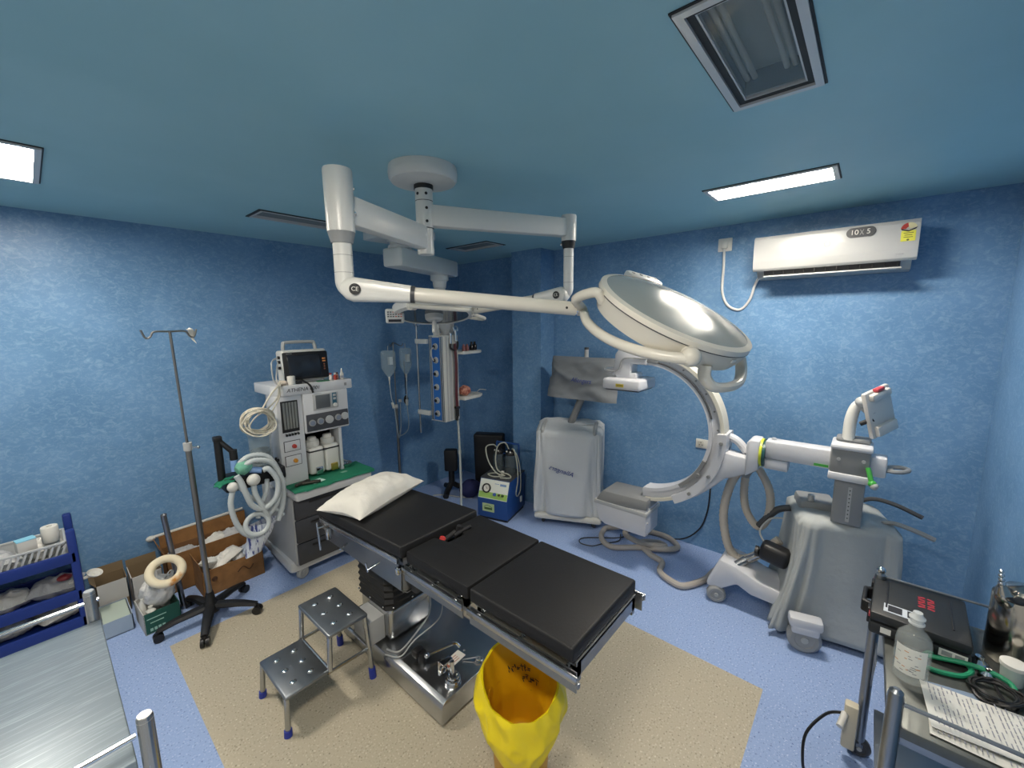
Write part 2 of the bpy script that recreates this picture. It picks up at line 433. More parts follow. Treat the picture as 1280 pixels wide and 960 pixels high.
# lifting column: bellows over a steel cover
b = MB(); b.bb((1.17, 1.965, .15), (1.47, 2.29, .355), .03, 4).bb((1.318, 1.963, .16), (1.321, 1.966, .345)); b.build('column_cover', STEEL, t)
b = MB(); prof = []
for k in range(6):
    for o in (0., .008): prof.append((o, .355+k*.042+(.021 if o else 0)))
prof.append((0, .61))
vs = []; n = 0
for o, z in prof:
    lo = (1.155+o, 1.95+o); hi = (1.485-o, 2.305-o); c = .035
    vs += [(lo[0]+c, lo[1], z), (hi[0]-c, lo[1], z), (hi[0], lo[1]+c, z), (hi[0], hi[1]-c, z), (hi[0]-c, hi[1], z), (lo[0]+c, hi[1], z), (lo[0], hi[1]-c, z), (lo[0], lo[1]+c, z)]
fs = [[k*8+i, k*8+(i+1) % 8, k*8+8+(i+1) % 8, k*8+8+i] for k in range(len(prof)-1) for i in range(8)]+[list(range(8))[::-1], [(len(prof)-1)*8+i for i in range(8)]]
b.raw(vs, fs); bl = b.build('bellows', BELL, t, 20)
b = MB()
for x in (1.19, 1.32, 1.45): b.ell((x, 1.949, .375), .006, 8, 6)
for y in (2.0, 2.14, 2.27): b.ell((1.154, y, .375), .006, 8, 6)
b.each('rivet', CHROME, bl)
b = MB(); b.bb((1.19, 1.72, .56), (1.60, 2.30, .715), .01); b.build('tilt_head', DGREY, t)
b = MB(); b.bb((1.07, 2.02, .16), (1.17, 2.20, .31), .006); b.build('control_box', LGREY, t)
# base
b = MB(); pr = [(1.107, .02), (1.107, .105), (1.118, .132), (1.145, .142), (1.60, .142), (1.62, .13), (1.625, .02)]
MY = Matrix(((1, 0, 0, 0), (0, 0, 1, 1.437), (0, 1, 0, 0), (0, 0, 0, 1)))
b.prism(pr, .985, MY, .003); bs = b.build('base', STEEL, t, 50)
b = MB().bb((1.13, 1.47, 0.0), (1.60, 2.40, .021)); b.build('base_plinth', RUBBER, t)
b = MB().box((1.33, 1.60, .143), (.13, .06, .002), 0, (0, 0, rad(4))); lb = b.build('rating_plate', PAPER, t)
b = MB()
for k in range(3): b.box((1.32+.01*k, 1.585+.015*k, .1442), (.08-.02*k, .004, .0008))
b.bb((1.275, 1.578, .144), (1.288, 1.625, .1446)); b.build('print', mat('plate_print', 'a8604a', .7), lb)
# brake crank lying along the base
b = MB(); b.cyl((1.215, 1.73, .142), (1.215, 1.73, .20), .022).box((1.205, 1.755, .19), (.06, .05, .045), .012)
b.build('pump_pivot', BLACK, t)
b = MB(); b.cyl((1.225, 1.70, .185), (1.37, 1.655, .185), .009).ell((1.225, 1.70, .185), .016).tube([(1.37, 1.655, .185), (1.39, 1.645, .182), (1.40, 1.625, .165)], .009, 8)
b.build('pump_lever', CHROME, t)
# foot pedal near the end
b = MB(); b.cyl((1.235, 1.495, .142), (1.235, 1.495, .158), .044, seg=24).torus((1.235, 1.495, .16), (0, 0, 1), .033, .008).torus((1.235, 1.495, .176), (0, 0, 1), .026, .007)
b.cyl((1.235, 1.495, .15), (1.235, 1.50, .26), .011).box((1.215, 1.52, .262), (.065, .034, .012), .004).box((1.197, 1.545, .225), (.03, .012, .085), .004).torus((1.205, 1.53, .215), (0, 1, 0), .017, .005)
b.build('locking_pedal', CHROME, t)
b = MB(); b.torus((1.42, 1.49, .155), (.3, 0, 1), .018, .005).cyl((1.36, 1.56, .15), (1.42, 1.49, .165), .004).ell((1.38, 1.565, .19), .006)
b.build('release_lever', CHROME, t)
b = MB(); b.tube([(1.46, 1.96, .30), (1.40, 1.90, .24), (1.30, 1.90, .17), (1.17, 1.88, .146), (1.13, 1.95, .146)], .005, 6); b.tube([(1.47, 1.85, .35), (1.40, 1.80, .26), (1.25, 1.85, .18), (1.15, 1.84, .15), (1.10, 1.92, .15)], .004, 6)
b.each('cable', LGREY, t)

# ------------------------------------------------------------------ pillow
PIL = mat('white_pillow_cotton', 'dbd8cf', .8, bump=(9, .5, .02))
def pillow(c, L, Wd, h, rz):
    M = Matrix.Translation(c) @ Matrix.Rotation(rz, 4, 'Z')
    b = MB()
    def f(s, inv=False):
        def g(u, v):
            x = (u*2-1); y = (v*2-1)
            px = x*(1-.13*(1-abs(y)**1.5)*abs(x)**3) ; py = y*(1-.13*(1-abs(x)**1.5)*abs(y)**3)
            k = max(0, (1-abs(x)**2.6))*max(0, (1-abs(y)**2.2)); k = k**.55
            w = .010*mnoise.noise(V((px*3.1, py*2.6, s*5.)))+.006*mnoise.noise(V((px*9+2, py*4, s)))
            z = (h*(.62 if s > 0 else .38))*s*k + (w*min(1, k*3) if s > 0 else 0)
            return M @ V((px*L/2, py*Wd/2, max(z, -h*.30)+h*.31))
        return g
    b.grid(f(1), 40, 28); b.grid(f(-1), 40, 28); return b
solo('pillow', pillow((1.375, 2.405, .826), .65, .35, .165, rad(18)), PIL, 'white pillow at the head of the black operating table', 'pillow', (1.36, 2.42, .83), angle=80)

# ------------------------------------------------------------------ step stool
t = thing('step_stool', 'two-step steel stool with dimpled treads and blue rubber feet', 'step stool', (.83, 2.17, 0))
TR = [(.60, .82, 1.99, 2.335, .212), (.825, 1.05, 1.985, 2.36, .405)]
for x0, x1, y0, y1, z in TR:
    b = MB().bb((x0, y0, z-.022), (x1, y1, z), .009, 3); tr = b.build('tread', STEELD, t)
    b = MB()
    for i in range(2):
        for j in range(3):
            b.ell((x0+(x1-x0)*(.3+.4*i), y0+(y1-y0)*(.2+.3*j), z), (.019, .015, .008), 12, 8)
    b.each('dimple', CHROME, tr)
BLUEF = mat('blue_rubber', '27389a', .5)
legs = [((.612, 2.005, .2), (.60, 1.995, 0), 1), ((.612, 2.32, .2), (.60, 2.335, 0), 1), ((.838, 2.0, .39), (.825, 1.995, .20), 0), ((.838, 2.345, .39), (.825, 2.345, .20), 0),
        ((1.037, 2.0, .39), (1.055, 1.985, 0), 1), ((1.037, 2.345, .39), (1.055, 2.365, 0), 1)]
for a, c, ft in legs:
    c2 = lerp(a, c, .93) if ft else c
    l = MB().cyl(a, c2, .0135).build('leg', STEEL, t)
    if ft: MB().cyl(lerp(a, c, .84), c, .0185, .0195).build('rubber_foot', BLUEF, l)
b = MB()
for y in (1.993, 2.345): b.bar([(.81, y, .195), (1.046, y+(-.004 if y < 2.1 else .006), .19)], .009)
b.bar([(.826, 1.995, .196), (.826, 2.345, .196)], .009); b.bar([(1.048, 1.99, .19), (1.048, 2.35, .19)], .009)
b.each('brace', STEEL, t)

# ------------------------------------------------------------------ yellow bin and its bag
YB = mat('amber_bin_plastic', 'c8900e', .45); YIN = mat('amber_bag_film', 'cf9a0c', .4)
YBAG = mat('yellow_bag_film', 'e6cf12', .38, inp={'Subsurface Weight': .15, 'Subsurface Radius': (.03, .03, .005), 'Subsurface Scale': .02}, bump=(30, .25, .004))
BX, BY = 1.19, 1.0
b = MB(); b.lathe([(0, 0), (.105, 0), (.112, .01), (.135, .40), (.142, .415), (.135, .42), (.128, .40), (.105, .02), (0, .02)], (BX, BY, 0), seg=40)
solo('waste_bin', b, YB, 'yellow plastic bin standing on the floor under the foot of the table', 'bin', (BX, BY, 0))
def bag(u, v):
    a = 2*pi*u; f = cos(a-rad(222))                      # f = 1 towards the door, where the skirt hangs lowest
    wob = mnoise.noise(V((cos(a)*1.5, sin(a)*1.5, v*2.0+4))); wob2 = mnoise.noise(V((cos(a)*3.4+5, sin(a)*3.4, v*3.2)))
    ridge = 1-abs(mnoise.noise(V((cos(a)*2.3+2, sin(a)*2.3, v*3.6+a*.25)))*2)
    zr = .515-.055*f+.012*wob; zh = .285-.065*max(0, f)**1.5+.02*wob2-.02*sin(2*a)
    if v < .55:
        q = v/.55; z = zh+(zr-zh)*q; r = .142+.051*min(1, q*2.2)**.7-.030*q**3
        r += (.020*wob+.016*(ridge-.5)+.007*wob2)*(.4+.6*sin(q*pi))
    else:
        q = (v-.55)/.45; z = zr-(zr-.16)*min(1, q*1.12)
        r = .158-.048*min(1, q*2)
        if q > .85: r *= max(0, (1-q)/.15)
        r += (.010*wob+.007*wob2)*(1-q)
    return (BX+r*cos(a), BY+r*sin(a), z)
t = thing('yellow_bag', 'yellow plastic bag folded over the rim of the bin under the table', 'bag', (BX, BY, .06))
b = MB().grid(lambda u, v: bag(u, v*.56), 120, 36); b.build('folded_skirt', YBAG, t, 60)
b = MB().grid(lambda u, v: bag(u, .56+v*.44), 120, 26); b.build('inner_film', YIN, t, 60)  # inner part is coloured a deeper amber than the skirt
b = MB()
rs = random.Random(3)
def inner(a, z): 
    return V((BX+.112*cos(a), BY+.112*sin(a), z-.02))
for row, (z, a0, a1, n, hh) in enumerate([(.47, .35, 1.15, 7, .022), (.42, .0, .55, 5, .03), (.36, .25, 1.1, 9, .016), (.335, .3, .9, 6, .01)]):
    for k in range(n):
        a = a0+(a1-a0)*k/(n-1)
        for q in range(3):
            aa = a+rs.uniform(-.035, .035); zz = z+rs.uniform(-hh/2, hh/2)
            p = inner(aa, zz); tg = V((-sin(aa), cos(aa), 0))
            M = frame(p, tg if rs.random() < .5 else tg*.3+V((0, 0, 1)), V((-cos(aa), -sin(aa), 0)))
            b.M = M; b.box((0, 0, 0), (.018*rs.uniform(.5, 1.2), .0035, .001)); b.M = Matrix()
b.build('black_print', INK, t)
# ------------------------------------------------------------------ surgical lamp with two arms
t = thing('surgical_lamp', 'white double-headed surgical lamp hanging from the ceiling above the table', 'surgical lamp', (1.322, 1.686, ZC))
CX, CY = 1.322, 1.686
b = MB(); b.lathe([(0, 2.7265), (.160, 2.7265), (.163, 2.70), (.160, 2.675), (.15, 2.662), (.10, 2.652), (.05, 2.65), (0, 2.65)], (CX, CY, 0), seg=48); b.build('ceiling_canopy', WHITE, t)
MB().cyl((CX, CY, 2.63), (CX, CY, 2.652), .046).build('black_collar', BLACK, t)
b = MB(); b.cyl((CX, CY, 2.452), (CX, CY, 2.635), .042, seg=24); p = b.build('post', WHITE, t)
b = MB()
for z, aa in ((2.605, (3.3, 4.3)), (2.54, (4.3,)), (2.48, (4.3,))):
    for a in aa: b.cyl((CX+.039*cos(a), CY+.039*sin(a), z), (CX+.0435*cos(a), CY+.0435*sin(a), z), .007, seg=10)
b.each('screw_hole', BLACK, p)
b = MB(); b.cyl((CX, CY, 2.33), (CX, CY, 2.45), .039, seg=24).cyl((CX, CY, 2.335), (CX, CY, 2.36), .041, seg=24); b.build('lower_hub', WHITE, t)
def arm(p, q, h0, h1, w, name):
    p = V(p); q = V(q); d = q-p; L = d.length
    M = frame(p, d, (0, 0, 1)); b = MB(M)
    vs = [(0, -w/2, -h0/2), (0, w/2, -h0/2), (0, w/2, h0/2), (0, -w/2, h0/2), (L, -w/2, -h1/2), (L, w/2, -h1/2), (L, w/2, h1/2), (L, -w/2, h1/2)]
    b2 = bmesh.new(); bv = [b2.verts.new(v) for v in vs]
    for f in ((0, 1, 2, 3), (4, 7, 6, 5), (0, 4, 5, 1), (1, 5, 6, 2), (2, 6, 7, 3), (3, 7, 4, 0)): b2.faces.new([bv[i] for i in f])
    bmesh.ops.bevel(b2, geom=list(b2.edges), offset=.008, segments=2, profile=.5, affect='EDGES')
    b.bm(b2); return b.build(name, WHITE, t)
K1 = (.812, 1.535); K2 = (2.02, 1.315)
b = MB()
for z in (2.575, 2.4505): b.cyl((CX, CY, z), (CX, CY, z+.003), .0424, seg=24)
b.each('seam', DGREY, t)
arm((CX, CY, 2.405), (*K1, 2.425), .108, .108, .06, 'horizontal_arm'); arm((CX, CY, 2.512), (*K2, 2.508), .10, .095, .06, 'horizontal_arm')
def knuckle(k, ztop, zmid, ring_mat, zk, rt, dr):
    b = MB(); b.lathe([(0, ztop), (rt*.96, ztop), (rt, ztop-.006), (rt*.97, zmid+.004), (rt*.97, zmid), (0, zmid)], (*k, 0), seg=32); h = b.build('arm_sleeve', WHITE, t)
    b = MB(); 
    for z in (ztop-.06, ztop-.15):
        a = math.atan2(CY-k[1], CX-k[0])-.7; b.cyl((k[0]+rt*.9*cos(a), k[1]+rt*.9*sin(a), z), (k[0]+rt*1.06*cos(a), k[1]+rt*1.06*sin(a), z), .008, seg=10)
    b.each('screw', CHROME, h)
    b = MB(); b.lathe([(0, zmid), (rt*.95, zmid), (rt*.75, zmid-.04), (0, zmid-.04)], (*k, 0), seg=28); b.build('ring', ring_mat, t)
    b = MB(); r = rt*.66
    d = V(dr).normalized()
    b.tube([V((*k, zmid-.04)), V((*k, zk+.055)), V((*k, zk+.03)), V((*k, zk+.012))+d*.006, V((*k, zk))+d*.022, V((*k, zk-.006))+d*.05], r, 24, 4); o = b.build('drop_tube', WHITE, t, 60)
    b = MB()
    for z in (zmid-.085, zk+.062): b.cyl((*k, z), (*k, z+.002), r*1.02, seg=24)
    b.each('seam', GREYP, o)
knuckle(K1, 2.56, 2.338, GREYP, 2.128, .052, (1.50-K1[0], .905-K1[1], 0)); knuckle(K2, 2.575, 2.438, BLACK, 2.152, .042, (0, 1, 0))
CEM = mat('black_decal', '17181a', .5)
def spring(k, e, side, cup):
    k = V(k); e = V(e); k = k+((e-k)*V((1, 1, 0))).normalized()*.036; d = (e-k); L = d.length; M = frame(k, d, (0, 0, 1)); b = MB(M)
    # tapered housing: a rounded beam
    n = 14; vs = []; m = 16
    for i in range(n+1):
        q = max(0, (i-3)/(n-3)); x = .235*L*q
        hh = .046-.013*q; ww = .030-.001*q
        if i < 4: x = -.046*cos(i*pi/6); hh = .046*sin(i*pi/6) if i else .008
        for j in range(m):
            a = 2*pi*j/m; ca, sa = cos(a), sin(a)
            vs.append((x, ww*math.copysign(abs(ca)**.6, ca)+side*.018, hh*math.copysign(abs(sa)**.7, sa)))
    fs = [[i*m+j, i*m+(j+1) % m, (i+1)*m+(j+1) % m, (i+1)*m+j] for i in range(n) for j in range(m)]+[list(range(m))[::-1], [n*m+j for j in range(m)]]
    b.raw(vs, fs); hs = b.build('spring_housing', WHITE, t, 60)
    b = MB(M); b.cyl((.235*L, side*.018, 0), (.252*L, side*.018, 0), .0325, seg=24); b.build('dark_ring', DGREY, t)
    b = MB(M); b.cyl((.25*L, side*.016, 0), (L-.032, 0, 0), .0285, .028, seg=24); tb = b.build('spring_tube', IVORY, t)
    b = MB(M); b.cyl((L-.034, 0, 0), (L, 0, 0), .020, seg=20).cyl((L-.03, 0, 0), (L-.022, 0, 0), .0225, seg=20); b.build('end_collar', CHROME, t)
    b = MB(M); b.cyl((L-.075, side*.02, 0), (L-.075, side*.030, 0), .005, seg=10); b.each('screw_hole', BLACK, tb)
    # CE disc on the side facing the door
    s2 = cup
    Md = frame(M @ V((.012, side*.018+s2*.0345, 0)), d*(-s2), M.to_3x3() @ V((0, s2, 0)))
    b = MB(Md); b.cyl((0, 0, -.001), (0, 0, .0015), .021, seg=24); b.build('disc', CEM, hs)
    text('mark', 'CE', .022, Md @ Matrix.Translation((0, 0, .002)), PAPER, hs)
    return M
E1 = (1.50, .905, 2.047)
spring((*K1, 2.128), E1, -1, -1)
E2 = V((2.02, 2.09, 2.082))
spring((*K2, 2.148), E2, 1, 1)
# ---- first head: dished reflector lying tilted, glossy back upward
GLS = mat('grey_glossy_cover', 'a2a6a2', .2, .25, rvar=(9, .14, .27, (1, 1, 1)))
n1 = V((-.086, -.50, .865)).normalized(); c1 = V((1.615, .575, 2.036))
Mh = frame(c1, V((.985, -.17, 0)), n1)
R = .300
b = MB(Mh); b.lathe([(R*.93, .012), (R*1.0, .006), (R*1.005, -.012), (R*.995, -.016), (R*.985, -.045), (R*.93, -.082), (R*.86, -.090), (R*.84, -.084)], seg=72); hd = b.build('head_rim', IVORY, t)
b = MB(Mh); b.lathe([(R*1.004, -.0115), (R*1.0065, -.0125), (R*1.0065, -.0145), (R*1.004, -.0155)], seg=72); b.build('rim_seam', DGREY, hd)
b = MB(Mh); b.lathe([(0, .050), (R*.25, .047), (R*.5, .038), (R*.75, .024), (R*.93, .011)], seg=64); b.build('glossy_cover', GLS, t, 60)
b = MB(Mh); b.lathe([(0, -.082), (R*.85, -.082)], seg=48); b.build('lens', glass('lamp_lens', '9fb0b4', .1, .6), t)
# keypad on the far rim
b = MB(Mh); b.box((.165, R*.80+.045, -.004), (.17, .075, .04), .014, (0, 0, -.45)); kp = b.build('keypad_box', WHITE, t)
b = MB(Mh)
for k in range(4): b.cyl((.11+.036*k, R*.80+.07-.017*k, .014), (.11+.036*k, R*.80+.07-.017*k, .018), .008, seg=12)
b.each('button', GREYP, kp)
def ring_pts(M, Rr, a0, a1, z, n): return [M @ V((Rr*cos(rad(a0+(a1-a0)*k/n)), Rr*sin(rad(a0+(a1-a0)*k/n)), z)) for k in range(n+1)]
def yoke(c, e, p, name, r=.019, end=None):
    pts = [c+e*cos(rad(th))+p*sin(rad(th)) for th in ((90, 78, 65, 50, 35, 18, 0) if end else (90, 78, 65, 50, 35, 18, 0, -18, -35, -50, -65, -78, -90))]
    b = MB(); b.tube(pts+(end or []), r, 12, 4)
    b.cyl(c+e, c+e*1.06, .026, seg=20)
    o = b.build(name, IVORY, t)
    b = MB()
    for s in ((1,) if end else (1, -1)):
        q = c+p*s; b.ell(q-p.normalized()*s*.012, (r*1.7, r*1.7, r*1.7), 20, 12); b.cyl(q, q-p.normalized()*s*.05, .028, seg=20)
    b.each('pivot', IVORY, o)
p1 = (Mh.to_3x3() @ V((cos(rad(228)), sin(rad(228)), -.12))).normalized()*.335
yoke(c1, V(E1)-c1, p1, 'yoke', end=[V(E1).lerp(Mh @ V((R*1.0*cos(rad(150)), R*1.0*sin(rad(150)), -.03)), .4)+V((-.05, .03, .022)), Mh @ V((R*1.08*cos(rad(150)), R*1.08*sin(rad(150)), -.018)), Mh @ V((R*.96*cos(rad(152)), R*.96*sin(rad(152)), -.04))])
b = MB(); hp = [Mh @ V((R*k*cos(rad(a)), R*k*sin(rad(a)), z)) for k, a, z in ((.95, 245, -.065), (1.0, 247, -.10), (1.05, 255, -.125), (1.09, 268, -.12), (1.1, 282, -.11), (1.05, 294, -.085), (.96, 298, -.05))]
b.tube(hp, .017, 10, 5, flat=(1, 1.25)); b.build('handle', IVORY, t)
b = MB(Mh); b.box((-.10*R, -1.0*R*.99, -.03), (.03, .006, .012), .002); b.build('latch', WHITE, t)
# ---- second head, lens downward
nd = V((-.62*.22, -.78*.22, -.97)).normalized(); c2 = V((1.91, 2.375, 2.075)); xr = V((.78, -.62, 0))
M2 = frame(c2, xr, -nd); R2 = .285
b = MB(M2); b.lathe([(R2*.86, -.028), (R2*.9, -.034), (R2, -.022), (R2*1.01, .0), (R2, .03), (R2*.9, .055), (R2*.5, .075), (0, .08)], seg=64); b.build('head_rim', WHITE, t)
b = MB(M2); b.lathe([(0, -.018), (R2*.87, -.026)], seg=48); b.build('lens', mat('dark_lamp_lens', '4c565c', .08, .3), t)
b = MB(M2); b.lathe([(0, -.062), (.05, -.062), (.062, -.05), (.065, -.02), (0, -.02)], seg=28); b.lathe([(0, -.15), (.016, -.148), (.019, -.13), (.015, -.06), (0, -.06)], seg=16); b.build('centre_handle', WHITE2, t)
cy2 = c2+V((0, 0, .035)); e2 = E2-cy2; pp = e2.cross(V((0, 0, 1))).normalized()*.30
yoke(cy2, e2, pp, 'yoke', .015)
b = MB(M2); q = M2.to_3x3(); kb = c2+q @ V((-R2+.02, -.06, -.04))
Mk = frame(kb, xr, V((-.62, -.78, -.12)).normalized())
b = MB(Mk); b.box((0, 0, 0), (.125, .10, .035), .014, None, 3); kp = b.build('keypad_box', WHITE, t)
b = MB(Mk); rs = random.Random(5); b.m = 0
for i in range(6):
    for j in range(3):
        b.m = 1 if rs.random() < .35 else 0
        b.box((-.042+.017*i, .028-.015*j, .0178), (.011, .007, .001))
b.m = 0; b.box((.0, -.030, .0178), (.085, .018, .001))
b.build('label_print', [INK, mat('red_print', 'b0483c', .7)], kp)
b = MB(M2); b.tube([(R2*.9, .09, -.02), (R2+.06, .06, -.04), (R2+.07, -.02, -.05), (R2*.93, -.06, -.03)], .012, 8, 4); b.build('handle', IVORY, t)

# ------------------------------------------------------------------ ceiling pendant
PEN = mat('pendant_enamel', 'c9ccca', .35)
t = thing('ceiling_pendant', 'grey medical gas pendant hanging from the ceiling near the back corner', 'ceiling pendant', (2.05, 2.97, ZC))
pa = V((1.95, 2.915, 0)); pb = V((2.82, 3.23, 0)); dr = (pb-pa).normalized()
b = MB(); b.prism([(1.85, 2.75), (2.26, 2.75), (2.26, 3.16), (1.85, 3.16)], .066, Matrix.Translation((0, 0, 2.66)), .008); b.build('ceiling_plate', PEN, t)
pv = pa+dr*.11
b = MB(); b.lathe([(0, 2.67), (.10, 2.67), (.10, 2.645), (.078, 2.64), (.078, 2.62), (.095, 2.615), (.095, 2.592), (0, 2.592)], (pv.x, pv.y, 0), seg=36); b.build('bearing', PEN, t)
b = MB(frame((*((pa+pb)/2).xy, 2.518), dr, (0, 0, 1))); b.box((0, 0, 0), ((pb-pa).length, .19, .148), .02); b.build('arm', PEN, t)
pc = pa+dr*.715
px_, py_ = pc.x, pc.y
b = MB(); b.lathe([(0, 2.444), (.085, 2.444), (.085, 2.40), (.066, 2.385), (.06, 2.33), (.05, 2.32), (.05, 2.05), (0, 2.05)], (px_, py_, 0), seg=32); b.build('drop_column', PEN, t)
b = MB(); b.cyl((px_-.045, py_+.02, 1.87), (px_-.045, py_+.02, 2.06), .032, seg=20); b.build('thin_column', PEN, t)
PX, PY = px_+.0, py_-.02
Mp = Matrix.Translation((PX, PY, 0)) @ Matrix.Rotation(rad(5), 4, 'Z')
b = MB(Mp); b.bb((-.10, -.10, 1.045), (.10, .10, 1.88), .008); bd = b.build('gas_panel', mat('pendant_panel', 'c3c4bf', .4), t)
b = MB(Mp)
for y in (-.088, -.05, .05, .088): b.bb((-.1025, y-.004, 1.055), (-.10, y+.004, 1.87))
for y in (-.069, .069): b.bb((-.104, y-.008, 1.055), (-.099, y+.008, 1.87))
b.each('edge_strip', STEEL, bd)
BST = mat('blue_panel_strip', '2a66b0', .4)
b = MB(Mp); b.bb((-.1045, -.05, 1.06), (-.10, .05, 1.86)); bs = b.build('blue_strip', BST, t)
for k in range(6):
    z = 1.125+k*.13
    b = MB(Mp); b.lathe([(0, .022), (.012, .022), (.014, .012), (.030, .010), (.032, 0), (0, 0)], (-.1045, 0, z), (-1, 0, 0), 20); o = b.build('gas_outlet', LGREY, bs)
b = MB(Mp)
for k in range(6):
    z = 1.125+k*.13; b.cyl((-.125, 0, z), (-.131, 0, z), .016, seg=14)
b.each('outlet_core', BLACK, bs)
b = MB(Mp); b.tube([(-.128, 0, 1.77), (-.145, .02, 1.74), (-.14, .02, 1.68), (-.13, 0, 1.64)], .006, 6); b.build('short_tube', LGREY, bs)
b = MB(Mp)
for x in (-.062, .062): b.bb((x-.006, -.104, 1.055), (x+.006, -.10, 1.87))
b.bb((-.03, -.105, 1.06), (.0, -.10, 1.86))
b.each('side_channel', LGREY, bd)
HOSE = mat('dark_red_hose', '4a1620', .45)
b = MB(Mp); b.tube([(.03, -.125, 1.80), (.035, -.13, 1.6), (.03, -.128, 1.35), (.035, -.128, 1.16)], .014, 8); b.build('red_hose', HOSE, t)
b = MB(Mp); b.tube([(-.02, -.12, 1.80), (-.02, -.12, 1.76), (.03, -.13, 1.735), (.075, -.12, 1.77), (.075, -.12, 1.82)], .009, 8, 4); b.build('hose_yoke', BLACK, t)
b = MB(Mp); b.cyl((.035, -.128, 1.16), (.035, -.128, 1.09), .018).cyl((.035, -.128, 1.09), (.035, -.115, 1.045), .012).box((.035, -.128, 1.175), (.045, .045, .025), .008); b.build('hose_coupling', BLACK, t)
b = MB(Mp); b.cyl((-.01, -.11, 1.80), (-.01, -.11, 1.90), .012).cyl((.05, -.12, 1.83), (.05, -.12, 1.93), .011).torus((.05, -.12, 1.94), (0, 1, 0), .03, .006).tube([(.05, -.1, 1.9), (.08, -.05, 1.98), (.03, .02, 2.0), (-.03, .02, 1.95), (-.06, -.04, 1.9)], .006, 6).tube([(.0, -.1, 1.88), (.02, -.05, 1.96), (.07, .0, 2.0), (.09, -.06, 1.9)], .006, 6); b.each('hose_fitting', CHROME, t)
b = MB(Mp); b.bb((-.03, -.08, 1.88), (.08, .08, 2.05), .01); b.build('junction_box', LGREY, t)
# pole bracket on the left
b = MB(Mp); b.bb((-.13, .10, 1.80), (-.10, .26, 1.845), .004).bb((-.13, .10, 1.095), (-.10, .26, 1.14), .004); b.each('bracket', PEN, t)
b = MB(Mp); b.cyl((-.115, .245, .90), (-.115, .245, 1.97), .0095, seg=12).torus((-.115, .225, 1.985), (1, 0, 0), .016, .004).torus((-.115, .265, 1.985), (1, 0, 0), .016, .004); b.build('hook_pole', STEEL, t)
# shelves on the right
for z in (1.72, 1.265):
    b = MB(Mp); b.prism([(.10, -.17), (.34, -.17), (.42, -.13), (.45, -.02), (.42, .09), (.34, .13), (.10, .13)], .03, Matrix.Translation((0, 0, z-.03)), .008); b.build('shelf', WHITE2, t)
def sloc(x, y, z): return tuple(Mp @ V((x, y, z)))
DKB = mat('dark_amber_glass', '1b1012', .15)
for k, (x, y, lb) in enumerate([(.30, -.10, 'small dark bottle nearer the front on the upper pendant shelf'), (.37, -.08, 'small dark bottle at the outer end of the upper pendant shelf')]):
    p = sloc(x, y, 1.7205); b = MB(); b.lathe([(0, 0), (.022, 0), (.024, .01), (.024, .045), (.012, .062), (.012, .085), (0, .085)], p, seg=16)
    solo('bottle', b, DKB, lb, 'bottle', p, 'dark bottles on the pendant shelf')
PINK = mat('reddish_glass', '8c5a58', .3)
for k, (x, lb) in enumerate([(.16, 'reddish vial closest to the panel on the upper pendant shelf'), (.21, 'reddish vial beside the dark bottles on the upper pendant shelf')]):
    p = sloc(x, -.12, 1.7205); b = MB(); b.lathe([(0, 0), (.018, 0), (.018, .045), (.010, .052), (.010, .066), (0, .066)], p, seg=14)
    solo('vial', b, PINK, lb, 'vial', p, 'reddish vials on the pendant shelf')
p = sloc(.20, -.08, 1.266)
b = MB(); rs = random.Random(9)
b.grid(lambda u, v: (p[0]+(.075+.02*mnoise.noise(V((u*5, v*5, 1))))*cos(2*pi*u)*sin(pi*v), p[1]+(.06+.02*mnoise.noise(V((u*5, v*4, 7))))*sin(2*pi*u)*sin(pi*v), p[2]+.05-.05*cos(pi*v)*(1+.25*mnoise.noise(V((u*6, v*6, 2))))), 28, 16)
solo('pouch', b, mat('pink_plastic_pouch', 'c98f78', .35, var=(30, '8a4038', .45, .6)), 'crumpled pink pouch lying on the lower pendant shelf', 'pouch', p, angle=60)
p = sloc(.33, -.05, 1.266); b = MB(); b.tube([sloc(.27, -.1, 1.272), sloc(.34, -.12, 1.285), sloc(.42, -.10, 1.30), sloc(.47, -.14, 1.29)], .004, 6)
solo('tube', b, LGREY, 'thin pale tube sticking out over the lower pendant shelf', 'tube', p)
b = MB(); q = sloc(.055, -.112, 1.0); b.tube([(q[0], q[1], 1.05), (q[0], q[1]-.01, .8), (q[0]+.005, q[1]-.01, .4), (q[0]-.01, q[1]-.02, .1), (q[0]-.03, q[1]-.05, .008), (q[0]+.1, q[1]-.12, .008)], .011, 8)
b.cyl((q[0], q[1]-.01, .70), (q[0], q[1]-.01, .73), .016)
solo('gas_hose', b, mat('pale_hose', '9fa6a4', .5), 'thin pale hose dropping from the pendant to the floor behind the table', 'hose', (q[0], q[1], .0))
# ------------------------------------------------------------------ air conditioner, sockets
ACW = mat('ac_white_plastic', 'b4b6b5', .28)
t = thing('air_conditioner', 'white split air conditioner mounted high on the right wall', 'air conditioner', (3.676, .26, 2.29))
def yprism(poly, y0, y1, bev=0.):      # polygon in (x, z), swept along +y
    return MB().prism([(x, z) for x, z in poly], y1-y0, Matrix(((1, 0, 0, 0), (0, 0, 1, y0), (0, 1, 0, 0), (0, 0, 0, 1))), bev)
body = [(3.675, 2.57), (3.50, 2.57), (3.485, 2.56), (3.485, 2.36), (3.53, 2.33), (3.56, 2.29), (3.675, 2.285)]
yprism(body, -.15, .668, .004).build('body', ACW, t)
fp = [(3.485, 2.572), (3.475, 2.572), (3.458, 2.55), (3.455, 2.40), (3.462, 2.352), (3.478, 2.335), (3.486, 2.345)]
fpo = yprism(fp, -.168, .685, .003).build('front_panel', ACW, t)
